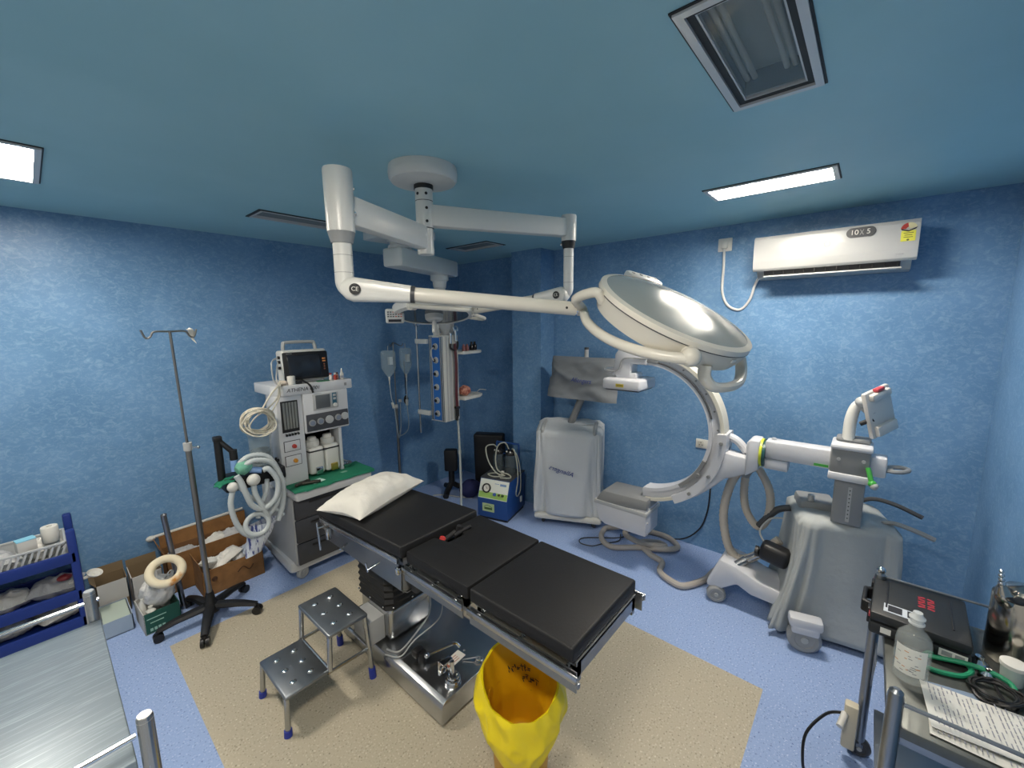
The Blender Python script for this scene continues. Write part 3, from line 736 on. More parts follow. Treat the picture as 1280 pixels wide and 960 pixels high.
yprism([(3.49, 2.345), (3.50, 2.35), (3.56, 2.30), (3.54, 2.288)], -.10, .62).build('air_outlet', DGREY, t)
yprism([(3.452, 2.293), (3.456, 2.302), (3.545, 2.292), (3.545, 2.284)], -.105, .615, .002).build('louver', ACW, t)
b = MB()
for k in range(12): b.bb((3.488, -.09+.059*k, 2.315), (3.52, -.086+.059*k, 2.345))
b.each('vane', BLACK, t)
def onac(y, z): return frame((3.4548, y, z), (0, -1, 0), (-1, 0, 0))
DECG = mat('dark_decal', '34383c', .4)
Md = onac(.10, 2.527); b = MB(Md); b.prism([(.042*cx_+.03*cos(a), .03*sin(a)) for cx_, rng in ((1, range(-6, 7)), (-1, range(6, 19))) for a in [k*pi/12 for k in rng]], .0012); dk = b.build('warranty_sticker', DECG, fpo)
text('digits', '10', .042, Md @ Matrix.Translation((-.032, 0, .0015)), PAPER, fpo); text('digit', '5', .042, Md @ Matrix.Translation((.036, 0, .0015)), PAPER, fpo)
b = MB(Md)
for s in (-1, 1): b.box((.004, 0, .0015), (.003, .036, .0008), 0, (0, 0, s*.5))
b.build('cross', GREYP, fpo)
Md = onac(-.118, 2.475); b = MB(Md); b.box((0, 0, .0005), (.064, .06, .001)); b.build('energy_label', mat('yellow_label', 'd2d04a', .5), fpo)
b = MB(Md)
for k, wd in enumerate((.044, .034, .04)): b.box((0, .017-.012*k, .0012), (wd, .004, .0006))
b.ell((0, -.022, .001), (.006, .006, .001), 10, 6); b.build('label_print', mat('olive_print', '5f6330', .6), fpo)
def fan(r0, r1, a0, a1): return [(r0*cos(a0+(a1-a0)*k/8), r0*sin(a0+(a1-a0)*k/8)) for k in range(9)]+[(r1*cos(a1-(a1-a0)*k/8), r1*sin(a1-(a1-a0)*k/8)) for k in range(9)]
Md = onac(-.118, 2.515); b = MB(Md); b.prism(fan(.012, .036, 1.75, 3.1), .001); b.build('star_dial', mat('red_dial', 'a02a22', .5), fpo)
b = MB(Md); b.prism(fan(.006, .036, .25, 1.75), .001); b.build('star_dial', mat('cream_dial', 'c9c49a', .5), fpo)
b = MB(Md); b.prism([(-.037, .004), (0, -.008), (.037, .008), (.03, -.002), (0, -.016), (-.03, -.006)], .0012); b.build('star_dial', BLACK, fpo)
b = MB(onac(.265, 2.477)); b.torus((0, 0, .0003), (0, 0, 1), .016, .0012, 24, 6); b.build('round_emblem', GREYP, fpo); text('letters', 'BPL', .011, onac(.265, 2.477), GREYP, fpo)
text('small_print', 'INVERTER', .008, onac(-.09, 2.375), GREYP, fpo)

SOCK = mat('socket_plate', 'd3d2ca', .4)
t = thing('wall_socket', 'square white switch socket with a plug, left of the air conditioner', 'socket', (3.676, .93, 2.579))
MB().bb((3.664, .88, 2.53), (3.6755, .98, 2.63), .004).build('plate', SOCK, t)
MB().box((3.650, .93, 2.575), (.032, .05, .055), .012).build('plug', WHITE2, t)
b = MB(); b.tube([(3.652, .93, 2.55), (3.665, .93, 2.40), (3.667, .929, 2.22), (3.667, .881, 2.11), (3.667, .793, 2.075), (3.665, .731, 2.146), (3.65, .70, 2.25), (3.64, .665, 2.33)], .0095, 8)
solo('power_cord', b, mat('white_cord', 'cfd0cc', .5), 'white power cord looping from the high socket to the air conditioner', 'cord', (3.66, .8, 2.075))
t = thing('wall_socket', 'white double socket plate low on the right wall behind the curved arm', 'socket', (3.676, .975, .945))
MB().bb((3.664, .88, .905), (3.6755, 1.065, .985), .004).build('plate', SOCK, t)
MB().bb((3.660, 1.0, .918), (3.6645, 1.045, .972), .002).build('socket_face', mat('socket_insert', 'bdbcb2', .4), t)
b = MB()
for y, z in ((1.011, .935), (1.034, .935), (1.0225, .957)): b.cyl((3.6605, y, z), (3.659, y, z), .0042, seg=8)
b.build('pin_hole', BLACK, t)
MB().bb((3.659, .91, .92), (3.6645, .965, .97), .003).build('rocker', WHITE2, t)
b = MB(); b.tube([(3.655, .93, .92), (3.66, .924, .572), (3.66, .938, .349), (3.655, 1.0, .163), (3.64, 1.15, .03), (3.60, 1.4, .008), (3.5, 1.6, .008)], .006, 6)
solo('power_cord', b, RUBBER, 'thin black cord running down the right wall behind the curved arm', 'cord', (3.62, 1.15, 0))

# ------------------------------------------------------------------ mobile x-ray C-arm
XW = mat('x_ray_white', 'c3c5ca', .35); XG = mat('x_ray_grey', '7b7d7e', .45); XDG = mat('column_grey', '85888a', .4, .3)
GRN = mat('green_lever', '3f9a3e', .4); YEL = mat('yellow_ring', 'c8d23a', .4)
t = thing('x_ray_c_arm', 'white mobile x-ray machine with a large C-shaped arm by the right wall', 'x-ray machine', (3.1, .2, 0))
XC = 3.05; CYc, CZc, RO, RI = 1.27, 1.19, .572, .492
def cpt(a, r): return (CYc-r*cos(a), CZc+r*sin(a))
def arcband(r0, r1, a0, a1, x0, x1, n=60, bev=0):
    b = MB(); vs = []; fs = []
    for k in range(n+1):
        a = rad(a0+(a1-a0)*k/n)
        for r, x in ((r0, x0), (r1, x0), (r1, x1), (r0, x1)):
            y, z = cpt(a, r); vs.append((x, y, z))
    for k in range(n):
        for j in range(4): fs.append([k*4+j, k*4+(j+1) % 4, k*4+4+(j+1) % 4, k*4+4+j])
    fs += [[0, 1, 2, 3], [n*4+3, n*4+2, n*4+1, n*4]]
    return b.raw(vs, fs)
c = arcband(RI, RO, -88, 94, XC-.035, XC+.06).build('c_arm_beam', XW, t, 50)
arcband(RI-.012, RI+.014, -86, 93, XC-.052, XC+.07).build('inner_rail', XW, c, 50)
arcband(RO-.014, RO+.010, -86, 93, XC-.052, XC+.07).build('outer_rail', mat('rail_cream', 'c6c3b6', .4), c, 50)
arcband(RI+.012, RI+.020, 15, 92, XC-.056, XC-.030).build('groove', DGREY, c, 50)
b = MB()
for a in (82, 70, 58, 46, 34, 20, 6, -4):
    y, z = cpt(rad(a), (RI+RO)/2+.005); b.cyl((XC-.030, y, z), (XC-.042, y, z), .0065, seg=10)
b.each('bolt', XG, c)
# carriage that holds the C
arcband(RI-.008, RI+.016, -52, -20, XC-.075, XC-.03).build('carriage_rail', XG, t)
arcband(RO-.03, RO+.03, -62, 4, XC-.085, XC+.10, 30).build('carriage', XW, t, 50)
b = MB()
for a in (-48, -28, -2):
    y, z = cpt(rad(a), RO+.0); b.cyl((XC-.084, y, z), (XC-.10, y, z), .012, seg=12)
y, z = cpt(rad(-33), RI+.02); b.cyl((XC-.06, y, z), (XC-.09, y, z), .014, seg=12)
b.each('roller_cap', XG, t)
# bracket: two horns from the carriage to the swivel block
poly = [cpt(rad(a), RO+.005) for a in (-62, -50, -40, -30, -18, -8)]+[(.66, 1.105), (.545, 1.095), (.545, .985), (.60, .955)]+[cpt(rad(a), RO+d) for a, d in ((-24, .085), (-34, .06), (-45, .045), (-56, .035), (-62, .03))]
MX = lambda x: Matrix(((0, 0, 1, x), (1, 0, 0, 0), (0, 1, 0, 0), (0, 0, 0, 1)))
MB().prism(poly, .13, MX(XC-.07), .012).build('lower_bracket', XW, t)
MB().tube([(XC+.03, .70, 1.20), (XC+.03, .66, 1.195), (XC+.03, .61, 1.165), (XC+.03, .565, 1.11)], .033, 10, 5, flat=(1, .8)).build('upper_bracket', XW, t)
MB().prism([(.475, 1.225), (.53, 1.225), (.55, 1.205), (.55, .975), (.475, 1.03)], .16, MX(XC-.08), .012).build('swivel_block', XW, t)
b = MB(); b.cyl((XC, .462, 1.135), (XC, .476, 1.135), .092, seg=36); b.build('yellow_ring', YEL, t)
b = MB(); b.cyl((XC, .445, 1.13), (XC, .463, 1.13), .085, seg=36); b.build('swivel_ring', mat('teal_ring', '1e4d50', .4), t)
hb = MB().bb((XC-.055, -.135, 1.115), (XC+.055, .45, 1.23), .012); hb.build('horizontal_arm', XW, t)
MB().bb((XC-.05, .32, 1.045), (XC+.05, .45, 1.115), .006).build('arm_block', XW, t)
MB().bb((XC-.057, .12, 1.125), (XC-.054, .19, 1.14)).build('green_mark', GRN, t)
MB().cyl((XC, .41, 1.23), (XC, .41, 1.243), .012).build('knob', XW, t)
b = MB(); b.torus((XC, -.175, 1.165), (0, .15, 1), .05, .012, 28, 8).cyl((XC-.03, -.13, 1.165), (XC-.03, -.16, 1.165), .012); b.build('grab_ring', XDG, t)
# sleeve on the column
MB().bb((XC-.095, -.065, 1.105), (XC+.095, .115, 1.265), .018).build('column_sleeve', XG, t)
MB().bb((XC-.105, -.072, 1.255), (XC+.10, .118, 1.285), .012).build('sleeve_lid', XW, t)
MB().bb((XC-.105, -.072, 1.075), (XC+.10, .118, 1.118), .008).build('sleeve_foot', XW, t)
MB().bb((XC-.02, -.06, 1.285), (XC+.09, .10, 1.31), .012).build('sleeve_top', XG, t)
b = MB()
for y, z in ((.075, 1.20), (-.035, 1.205)): b.cyl((XC-.093, y, z), (XC-.103, y, z), .009, seg=10)
b.each('cap', LGREY, t)
b = MB(); b.bar([(XC-.11, -.055, 1.18), (XC-.135, -.075, 1.11)], .012).ell((XC-.135, -.08, 1.10), .02, 12, 8); b.build('brake_lever', GRN, t)
b = MB(); b.ell((XC-.14, -.088, 1.09), .02, 12, 8); b.build('lever_ball', LGREY, t)
MB().bb((XC-.055, -.055, .80), (XC+.075, .085, 1.08), .006).build('column', XDG, t)
b = MB().bb((XC-.0575, .0, .82), (XC-.055, .018, 1.03)); sc = b.build('scale_strip', LGREY, t)
b = MB()
for k in range(8): b.bb((XC-.0582, .006, .84+.024*k), (XC-.0574, .012, .846+.024*k))
b.build('scale_mark', INK, sc)
# control screen on its post
b = MB(); b.tube([(XC, .045, 1.30), (XC, .042, 1.42), (XC, .025, 1.50), (XC+.0, -.01, 1.525)], [.027, .027, .024, .024], 12, 5, flat=(1, 1.1)); b.build('screen_post', WHITE, t)
Ms = frame((XC+.01, -.085, 1.475), (-.45, -.86, -.12), (-.80, .36, .25))
vv = V((-.05, .40, .90)); nn = V((-.52, -.82, .10)); xx = vv.cross(nn)
Ms = frame((XC+.03, -.075, 1.478), xx, nn)
b = MB(Ms); b.box((0, 0, 0), (.20, .27, .028), .012); b.box((0, -.095, .02), (.16, .06, .03), .01); b.box((0, .10, .02), (.15, .04, .035), .01); b.build('control_screen', mat('screen_grey', 'c2bfba', .4), t)
b = MB(Ms); b.box((0, .0, -.0155), (.17, .2, .003)); b.build('screen_glass', BLACK, t)
b = MB(Ms); b.box((0, .132, .02), (.06, .02, .03), .006); b.build('stop_button', mat('red_button', 'b04048', .4), t)
b = MB(); b.ell((XC-.02, -.005, 1.53), (.04, .04, .032), 14, 10).tube([(XC, .0, 1.50), (XC-.02, -.05, 1.46)], .02, 8); b.build('screen_joint', LGREY, t)
MB().cyl((XC-.03, .0, 1.405), (XC-.03, -.055, 1.44), .013).build('gas_strut', BLACK, t)
# detector at the top end
y, z = cpt(rad(93), (RI+RO)/2)
MB().bb((XC-.06, 1.165, 1.68), (XC+.075, 1.25, 1.765), .012).build('end_block', GREYP, t)
poly = [(1.245, 1.775), (1.41, 1.795), (1.475, 1.785), (1.51, 1.74), (1.515, 1.57), (1.375, 1.57), (1.37, 1.67), (1.245, 1.665)]
MB().prism(poly, .13, MX(XC-.06), .014).build('detector_arm', XW, t)
b = MB(); b.tube([(XC-.065, 1.25, 1.715), (XC-.07, 1.40, 1.715), (XC-.07, 1.445, 1.69), (XC-.07, 1.465, 1.63), (XC-.07, 1.51, 1.605), (XC-.07, 1.57, 1.61)], .006, 6); b.build('detector_cable', GREYP, t)
MB().bb((XC-.055, 1.33, 1.555), (XC+.065, 1.50, 1.60), .01).build('detector_neck', XW, t)
dt = MB().bb((XC-.15, 1.255, 1.475), (XC+.15, 1.565, 1.558), .018, 3).build('detector', XW, t)
MB().bb((XC-.13, 1.275, 1.466), (XC+.13, 1.545, 1.476), .003).build('detector_face', DGREY, t)
MB().bb((XC-.1515, 1.385, 1.497), (XC-.15, 1.45, 1.522)).build('yellow_label', mat('warning_yellow', 'c9b43a', .5), dt)
b = MB()
for k in range(2): b.bb((XC-.1522, 1.392, 1.503+.009*k), (XC-.1514, 1.443, 1.506+.009*k))
b.build('label_print', INK, dt)
MB().prism([(1.56, 1.585), (1.62, 1.60), (1.625, 1.62), (1.56, 1.625), (1.50, 1.64), (1.50, 1.60)], .07, MX(XC-.02), .006).build('grip', XW, t)
# tube housing at the bottom end
poly = [(1.185, .595), (1.185, .335), (1.53, .335), (1.58, .36), (1.612, .45), (1.612, .52)]
MB().prism(poly, .25, MX(2.93), .010).build('tube_housing', XW, t)
poly = [(1.18, .515), (1.617, .515), (1.617, .545), (1.56, .605), (1.18, .60)]
MB().prism([(1.18, .515+.035), (1.617, .50), (1.617, .535), (1.555, .625), (1.18, .635)], .26, MX(2.925), .014).build('housing_cover', XG, t)
b = MB(); b.bb((2.92, 1.175, .50), (3.19, 1.63, .535), .006); b.build('housing_band', LGREY, t)
b = MB()
for z in (.35, .44, .56): b.ell((2.96, 1.183, z), .008, 8, 6)
b.each('screw', LGREY, t)
# base: leg with twin castors, body, front wheel
poly = [(.20, .13), (.46, .145), (.55, .185), (.64, .115), (.745, .10), (.74, .15), (.665, .335), (.56, .315), (.42, .26), (.20, .23)]
MB().prism(poly, .26, MX(2.98), .02).build('base_leg', XW, t)
def wheel(c, ax, r, w, parent, name='castor_wheel', m=GREYP):
    a = V(ax).normalized(); c = V(c); b = MB(); b.lathe([(0, -w/2), (r*.55, -w/2), (r*.6, -w/2-.004), (r*.8, -w/2-.004), (r, -w*.32), (r, w*.32), (r*.8, w/2+.004), (r*.6, w/2+.004), (r*.55, w/2), (0, w/2)], c, a, 28)
    o = b.build(name, m, parent)
    b = MB(); b.cyl(c-a*(w/2+.006), c+a*(w/2+.006), r*.22, seg=14); b.build('hub', LGREY, o); return o
wheel((2.995, .675, .062), (1, .3, 0), .062, .04, t); wheel((3.20, .71, .062), (1, .3, 0), .062, .04, t)
wheel((2.85, .145, .088), (1, .25, 0), .088, .06, t)
b = MB(frame((2.85, .145, .0), (.25, -1, 0), (0, 0, 1))); b.prism([(-.085, 0), (.085, 0), (.085, .085), (-.085, .085)], .06, Matrix.Translation((0, -.045, .165)), .014); b.box((0, 0, .155), (.14, .085, .06), .012); b.build('wheel_guard', XW, t)
Mb = Matrix.Translation((3.22, .05, 0)) @ Matrix.Rotation(rad(16), 4, 'Z')
MB(Mb).bb((-.20, -.21, .09), (.20, .20, .755), .03).build('cabinet', XG, t)
MB(Mb).box((.05, .12, .80), (.20, .20, .09), .02).build('cabinet_hump', GREYP, t)
MB(Mb).cyl((-.03, .16, .845), (-.03, .16, .885), .018).build('knob', LGREY, t)
b = MB(Mb); b.tube([(.16, -.12, .80), (.14, -.20, .85), (.10, -.30, .845), (.06, -.42, .80)], .014, 8); b.build('push_handle', DGREY, t)
b = MB(Mb); b.tube([(-.10, -.16, .78), (-.12, -.22, .81), (-.14, -.32, .79), (-.15, -.40, .76)], .014, 8); b.build('push_handle', GREYP, t)
# corrugated hoses under the bracket
CORR = mat('corrugated_hose', 'b9b0a4', .5)
def corrugated(pts, r, n=14):
    b = MB(); P = []
    q = [V(p) for p in pts]; m = len(q)
    for i in range(m-1):
        p0, p1, p2, p3 = q[max(i-1, 0)], q[i], q[i+1], q[min(i+2, m-1)]
        for k in range(n):
            u = k/n; P.append(.5*((2*p1)+(p2-p0)*u+(2*p0-5*p1+4*p2-p3)*u*u+(3*p1-p0-3*p2+p3)*u**3))
    P.append(q[-1]); return b.tube(P, [r*(1.05 if k % 2 else .93) for k in range(len(P))], 12, 1)
corrugated([(3.13, .60, .975), (3.13, .66, .84), (3.13, .692, .612), (3.12, .648, .39), (3.12, .57, .315), (3.12, .48, .36), (3.12, .40, .46), (3.13, .34, .53)], .029).build('corrugated_hose', CORR, t, 60)
corrugated([(3.17, .575, .975), (3.18, .58, .77), (3.18, .55, .64), (3.17, .475, .565), (3.16, .42, .67), (3.16, .425, .84), (3.16, .50, .99)], .026).build('corrugated_hose', CORR, t, 60)
MB().cyl((3.13, .585, .93), (3.13, .55, 1.01), .04).build('hose_clamp', GREYP, t)
b = MB(); b.cyl((3.08, .53, .33), (3.10, .40, .44), .02).cyl((3.04, .57, .30), (3.08, .52, .34), .026); b.build('hose_connector', STEEL, t)
b = MB(); b.box((3.03, .35, .47), (.11, .17, .12), .03, (.2, 0, 0), 3).cyl((3.02, .44, .46), (3.02, .46, .46), .035); b.build('black_connector', BLACK, t)
b = MB(); b.tube([(3.05, .40, .50), (3.07, .45, .58), (3.08, .40, .68), (3.10, .33, .70)], .006, 6); b.build('thin_wire', LGREY, t)
b = MB(); b.tube([(3.15, .47, .58), (3.15, .38, .72), (3.16, .30, .76)], .022, 8); b.build('black_cable', DGREY, t)
# ---- dust cover over the cabinet
COVER = mat('translucent_dust_cover', 'a3a8a8', .6, inp={'Alpha': .96}, bump=(14, .35, .012)); COVER1 = mat('pale_dust_cover', 'c4c8ca', .6, inp={'Alpha': .97}, bump=(14, .4, .012))
def drape(M, hx, hy, ztop, zbot, seed, flare=.03, fold=.014, nu=128, nv=36, slope=(0, 0), tail=0.):
    b = MB(M)
    def sq(a, e=.28):
        c, s = cos(a), sin(a); return math.copysign(abs(c)**e, c), math.copysign(abs(s)**e, s)
    def f(u, v):
        a = 2*pi*u; x, y = sq(a); nz = mnoise.noise(V((cos(a)*2.6+seed, sin(a)*2.6, v*1.3))); nz2 = mnoise.noise(V((cos(a)*7, sin(a)*7+seed, v*2.5)))
        if v < .3:
            q = v/.3; k = q**.8*.97; z = ztop+slope[0]*x*hx*k+slope[1]*y*hy*k+.012*mnoise.noise(V((x*q*4, y*q*4, seed)))-.02*q**6
            return (x*hx*k, y*hy*k, z)
        q = (v-.3)/.7; g = 1+flare*q
        o = fold*(nz*1.3+nz2*.7)*(.35+q*1.1)
        zt = ztop+slope[0]*x*hx+slope[1]*y*hy-.03
        z = zt+(zbot-zt)*q+.02*nz*q**3
        return (x*hx*g+o*cos(a)-tail*.3*q*q*max(0, y), y*hy*g+o*sin(a)+tail*q*q*max(0, y), z)
    b.grid(f, nu, nv, .002); return b
b = drape(Mb, .225, .25, .80, .045, 3.1, .11, .045, tail=.10)
rs = random.Random(2)
for k in range(5):       # creases gathered from the column down the front
    a0 = (-.20+.03*k, .12-.05*k)
solo('dust_cover', b, COVER, 'grey translucent dust cover draped over the x-ray machine cabinet', 'dust cover', (3.16, .14, .06), angle=180)

# grey hose coiled on the floor
b = MB(); z = .026
hp = [(3.25, 1.25, .33), (3.36, 1.45, .20), (3.44, 1.68, .05), (3.40, 1.77, z), (3.216, 1.709, z), (3.14, 1.565, z), (3.28, 1.38, z), (3.354, 1.184, z+.02), (3.50, 1.12, z), (3.61, 1.24, z), (3.61, 1.40, z), (3.479, 1.54, z+.05), (3.33, 1.53, z+.05), (3.29, 1.36, .072), (3.40, 1.20, .05), (3.46, 1.28, .03), (3.36, 1.40, .03), (3.24, 1.26, z), (3.19, 1.14, z), (3.05, 1.10, z), (2.98, .98, z), (2.99, .89, z), (3.162, .80, z), (3.34, .77, z), (3.40, .70, z)]
b.tube(hp, .024, 10, 8)
solo('floor_hose', b, mat('grey_cable_sleeve', 'aaa39b', .55), 'thick pale grey hose coiled on the floor under the x-ray tube', 'hose', (3.3, 1.3, 0))
b = MB(); b.tube([(3.45, 1.55, .008), (3.334, 1.623, .008), (3.146, 1.851, .008), (3.049, 1.835, .008), (3.07, 1.724, .008), (3.18, 1.66, .008), (3.30, 1.58, .008), (3.42, 1.62, .008)], .005, 6)
solo('wire', b, DGREY, 'thin dark wire loop on the floor beside the covered monitor cart', 'wire', (3.15, 1.75, 0))

# ------------------------------------------------------------------ covered monitor cart
FLc, FRc = V((3.125, 2.375, 0)), V((3.375, 1.83, 0)); fx = (FRc-FLc).normalized(); fy = V((-fx.y, fx.x, 0))
cc = (FLc+FRc)/2+fy*.135; Mc = frame(cc, fx, (0, 0, 1)); Wc = (FRc-FLc).length
t = thing('monitor_cart', 'white wheeled monitor cart standing against the right wall by the column', 'monitor cart', (cc.x, cc.y, 0))
MB(Mc).bb((-Wc/2-.03, -.185, .065), (Wc/2+.03, .14, .125), .025).build('base_tray', WHITE2, t)
for sx in (-1, 1):
    for sy in (-1, 1):
        p = Mc @ V((sx*(Wc/2-.05), sy*.10, .034)); o = wheel(p, fx+fy*.4, .034, .022, t, 'castor', DGREY)
        MB().cyl((p.x, p.y, .05), (p.x, p.y, .08), .014).build('fork', GREYP, o)
MB(Mc).bb((-Wc/2+.02, -.12, .12), (Wc/2-.02, .12, .90), .02).build('cabinet', XG, t)
b = MB(Mc); b.tube([(-Wc/2+.06, -.10, .88), (-Wc/2+.05, -.12, .97), (-Wc/2+.05, .10, 1.0), (-Wc/2+.06, .10, .88)], .02, 8); b.tube([(Wc/2-.06, -.10, .88), (Wc/2-.05, -.12, .97), (Wc/2-.05, .10, 1.0), (Wc/2-.06, .10, .88)], .02, 8); b.each('handle', LGREY, t)
mc = V((3.40, 2.035, 1.49)); pt = Mc @ V((-.02, .05, .95))
b = MB(); b.cyl(pt, (3.44, 2.03, 1.36), .035).bb((3.42, 1.80, 1.33), (3.46, 2.27, 1.65), .01); b.build('monitor_post', XG, t)
b = MB(); b.cyl((3.41, 2.01, 1.66), (3.41, 2.01, 1.735), .02); b.build('sensor', LGREY, t)
MB().cyl((3.41, 2.01, 1.735), (3.41, 2.01, 1.755), .021).build('sensor_cap', DGREY, t)
COVER2 = mat('grey_dust_cover', '74797e', .6, bump=(12, .4, .012))
cov = solo('dust_cover', drape(Mc, Wc/2+.02, .155, 1.0, .115, 8.3, .025, .034, slope=(0, .25)), COVER1, 'pale dust cover with mirrored blue lettering over the cart cabinet', 'dust cover', (cc.x, cc.y, .12), angle=180)
MW[cov] = Matrix.Translation(cov.location)
text('lettering', 'Allengers', .065, frame(Mc @ V((-.06, -.186, .58)), fx+V((0, 0, -.28)), -fy), BLUEINK, cov, shear=-.3, squeeze=-1.)
# cover on the twin monitors
Mm = frame((3.385, 2.03, 1.48), (.06, -1, 0), (-1, -.06, .05))
b = MB(Mm)
def mcov(u, v):
    x = u*2-1; y = v*2-1
    wdt = .335+.035*(1-v); px = x*wdt+(-.02 if v < .5 else 0)*(1-v)
    sag = -.03*max(0, 1-v*1.6)*(1+x)*.5
    z = .045*(1-x**8)*(1-max(0, y)**8)+.010*sin(3+x*4+y*5)*(1-v)+.012*math.exp(-((y+.15-.5*x*x+.25*x)/.12)**2)+.012*mnoise.noise(V((x*3, y*3, 4)))
    return (px, y*.195+sag-.01+.015*x*(1-v), z)
b.grid(mcov, 48, 36, .003); b.bb((-.32, -.17, -.06), (.32, .18, .02), .02)
cov = solo('dust_cover', b, COVER2, 'grey fabric cover with blue lettering over the monitors on the cart', 'dust cover', (3.385, 2.03, 1.28), angle=60)
MW[cov] = Matrix.Translation(cov.location)
text('lettering', 'Allengers', .062, Mm @ Matrix.Translation((.01, -.035, .064)) @ Matrix.Rotation(rad(-2), 4, 'Z'), BLUEINK, cov, shear=.3, squeeze=.9)

# ------------------------------------------------------------------ suction machine
SB = mat('blue_painted_steel', '16417f', .4); SGW = mat('label_white_green', 'd5dad2', .4)
fxs = V((.26, -.965, 0)).normalized(); o0 = V((2.86, 2.75, 0)); Ms = frame(o0, fxs, (0, 0, 1))      # local y points into the corner
t = thing('suction_machine', 'blue suction machine with a dial and glass jars on top by the column', 'suction machine', (2.95, 2.75, 0))
W2 = .17
def sprism(poly, x0, x1, bev=.004): return MB(Ms).prism(poly, x1-x0, Matrix(((0, 0, 1, x0), (1, 0, 0, 0), (0, 1, 0, 0), (0, 0, 0, 1))), bev)
sprism([(0, .03), (.43, .03), (.43, .41), (.075, .41), (0, .225)], -W2, W2).build('cabinet', SB, t)
sprism([(.075, .41), (.435, .41), (.435, .418), (.075, .418)], -W2-.003, W2+.003, .001).build('top_plate', DGREY, t)
dn = V((0, -.185, .075)).normalized(); 
Mf = Ms @ frame((0, .0375, .3175), (1, 0, 0), dn)
b = MB(Mf); b.box((0, 0, .001), (.325, .19, .002)); fpn = b.build('control_panel', SGW, t)
b = MB(Mf); b.box((0, -.06, .0022), (.323, .06, .0006)); b.build('green_band', mat('panel_green', '8fb45a', .5), fpn)
b = MB(Mf); b.lathe([(.034, 0), (.048, 0), (.048, .014), (.036, .016), (.034, .006)], (-.08, .005, .001), seg=32); g = b.build('gauge_ring', BLACK, t)
b = MB(Mf); b.cyl((-.08, .005, .002), (-.08, .005, .006), .036, seg=28); b.build('gauge_face', PAPER, g)
b = MB(Mf); b.box((-.08, .008, .0065), (.004, .03, .001), 0, (0, 0, .7)); b.build('needle', INK, g)
for x, m_, r in ((.02, mat('blue_knob', '33519a', .4), .017), (.07, mat('dark_knob', '3a3322', .4), .012), (.11, mat('green_knob', '2d4a22', .4), .014)):
    b = MB(Mf); b.cyl((x, -.045, .002), (x, -.045, .02), r, r*.85, 20); b.build('knob', m_, t)
b = MB(Mf); b.box((.10, .055, .0022), (.07, .022, .0008)); b.box((.03, .06, .0022), (.05, .006, .0008)); b.build('panel_print', mat('panel_blue', '6f8fb8', .5), fpn)
b = MB(Ms); b.box((-.045, -.002, .135), (.135, .003, .085)); nb = b.build('name_plate', mat('plate_green_white', 'a9bd8a', .5), t)
b = MB(Ms); b.box((-.045, -.004, .125), (.09, .001, .022)); b.tube([(-.09, -.004, .145), (-.05, -.004, .16), (0, -.004, .14)], .003, 5, 4); b.build('plate_print', mat('plate_dark_green', '3d5a2a', .6), nb)
b = MB(Ms); b.bb((-W2+.01, .02, 0), (W2-.01, .41, .031)); b.build('plinth', BLACK, t)
b = MB(Ms); b.bb((W2, .30, .11), (W2+.012, .335, .17), .004); b.build('side_switch', PAPER, t)
b = MB(Ms); b.tube([(-.13, .36, .41), (-.13, .37, .69), (-.10, .37, .715), (.10, .37, .715), (.13, .37, .69), (.13, .36, .41)], .011, 8, 4); b.bar([(-.13, .36, .60), (.13, .36, .60)], .006); b.build('jar_rack', SB, t)
JG = glass('smoky_jar_glass', '5a6468', .06, .45)
for x in (-.065, .075):
    b = MB(Ms); b.lathe([(0, .419), (.056, .42), (.06, .43), (.06, .60), (.045, .63), (.04, .64)], (x, .28, 0), seg=28); j = b.build('jar', JG, t)
    b = MB(Ms); b.lathe([(0, .66), (.045, .66), (.052, .65), (.052, .625), (0, .625)], (x, .28, 0), seg=24).cyl((x-.02, .28, .66), (x-.02, .28, .685), .007).cyl((x+.02, .28, .66), (x+.02, .28, .685), .007); b.build('jar_lid', BLACK, j)
    b = MB(Ms); b.ell((x-.02, .235, .668), .009, 8, 6).ell((x+.02, .235, .664), .009, 8, 6); b.each('lid_screw', PAPER, j)
TB = mat('clear_tubing', 'a4a79a', .4)
b = MB(Ms); b.tube([(-.085, .28, .685), (-.10, .22, .73), (-.16, .18, .70), (-.12, .16, .56), (-.02, .15, .45), (.06, .18, .43), (-.02, .10, .43), (-.12, .14, .43), (-.05, .20, .43), (.03, .12, .43)], .007, 7); b.build('tubing', TB, t)
b = MB(Ms); b.tube([(.055, .28, .685), (.03, .24, .76), (-.04, .22, .72), (-.06, .20, .58), (-.02, .18, .47), (.10, .17, .45), (.14, .14, .428), (.04, .10, .428)], .007, 7); b.build('tubing', TB, t)
b = MB(Ms); b.tube([(.095, .28, .685), (.13, .26, .68), (.168, .25, .52), (.175, .24, .36), (.172, .20, .24), (.172, .25, .20), (.175, .31, .26), (.172, .31, .45), (.15, .30, .60), (.10, .29, .68)], .006, 7); b.build('tubing', TB, t)
b = MB(Ms); b.box((.02, .20, .44), (.03, .03, .045), .006); b.build('tube_clip', PAPER, t)
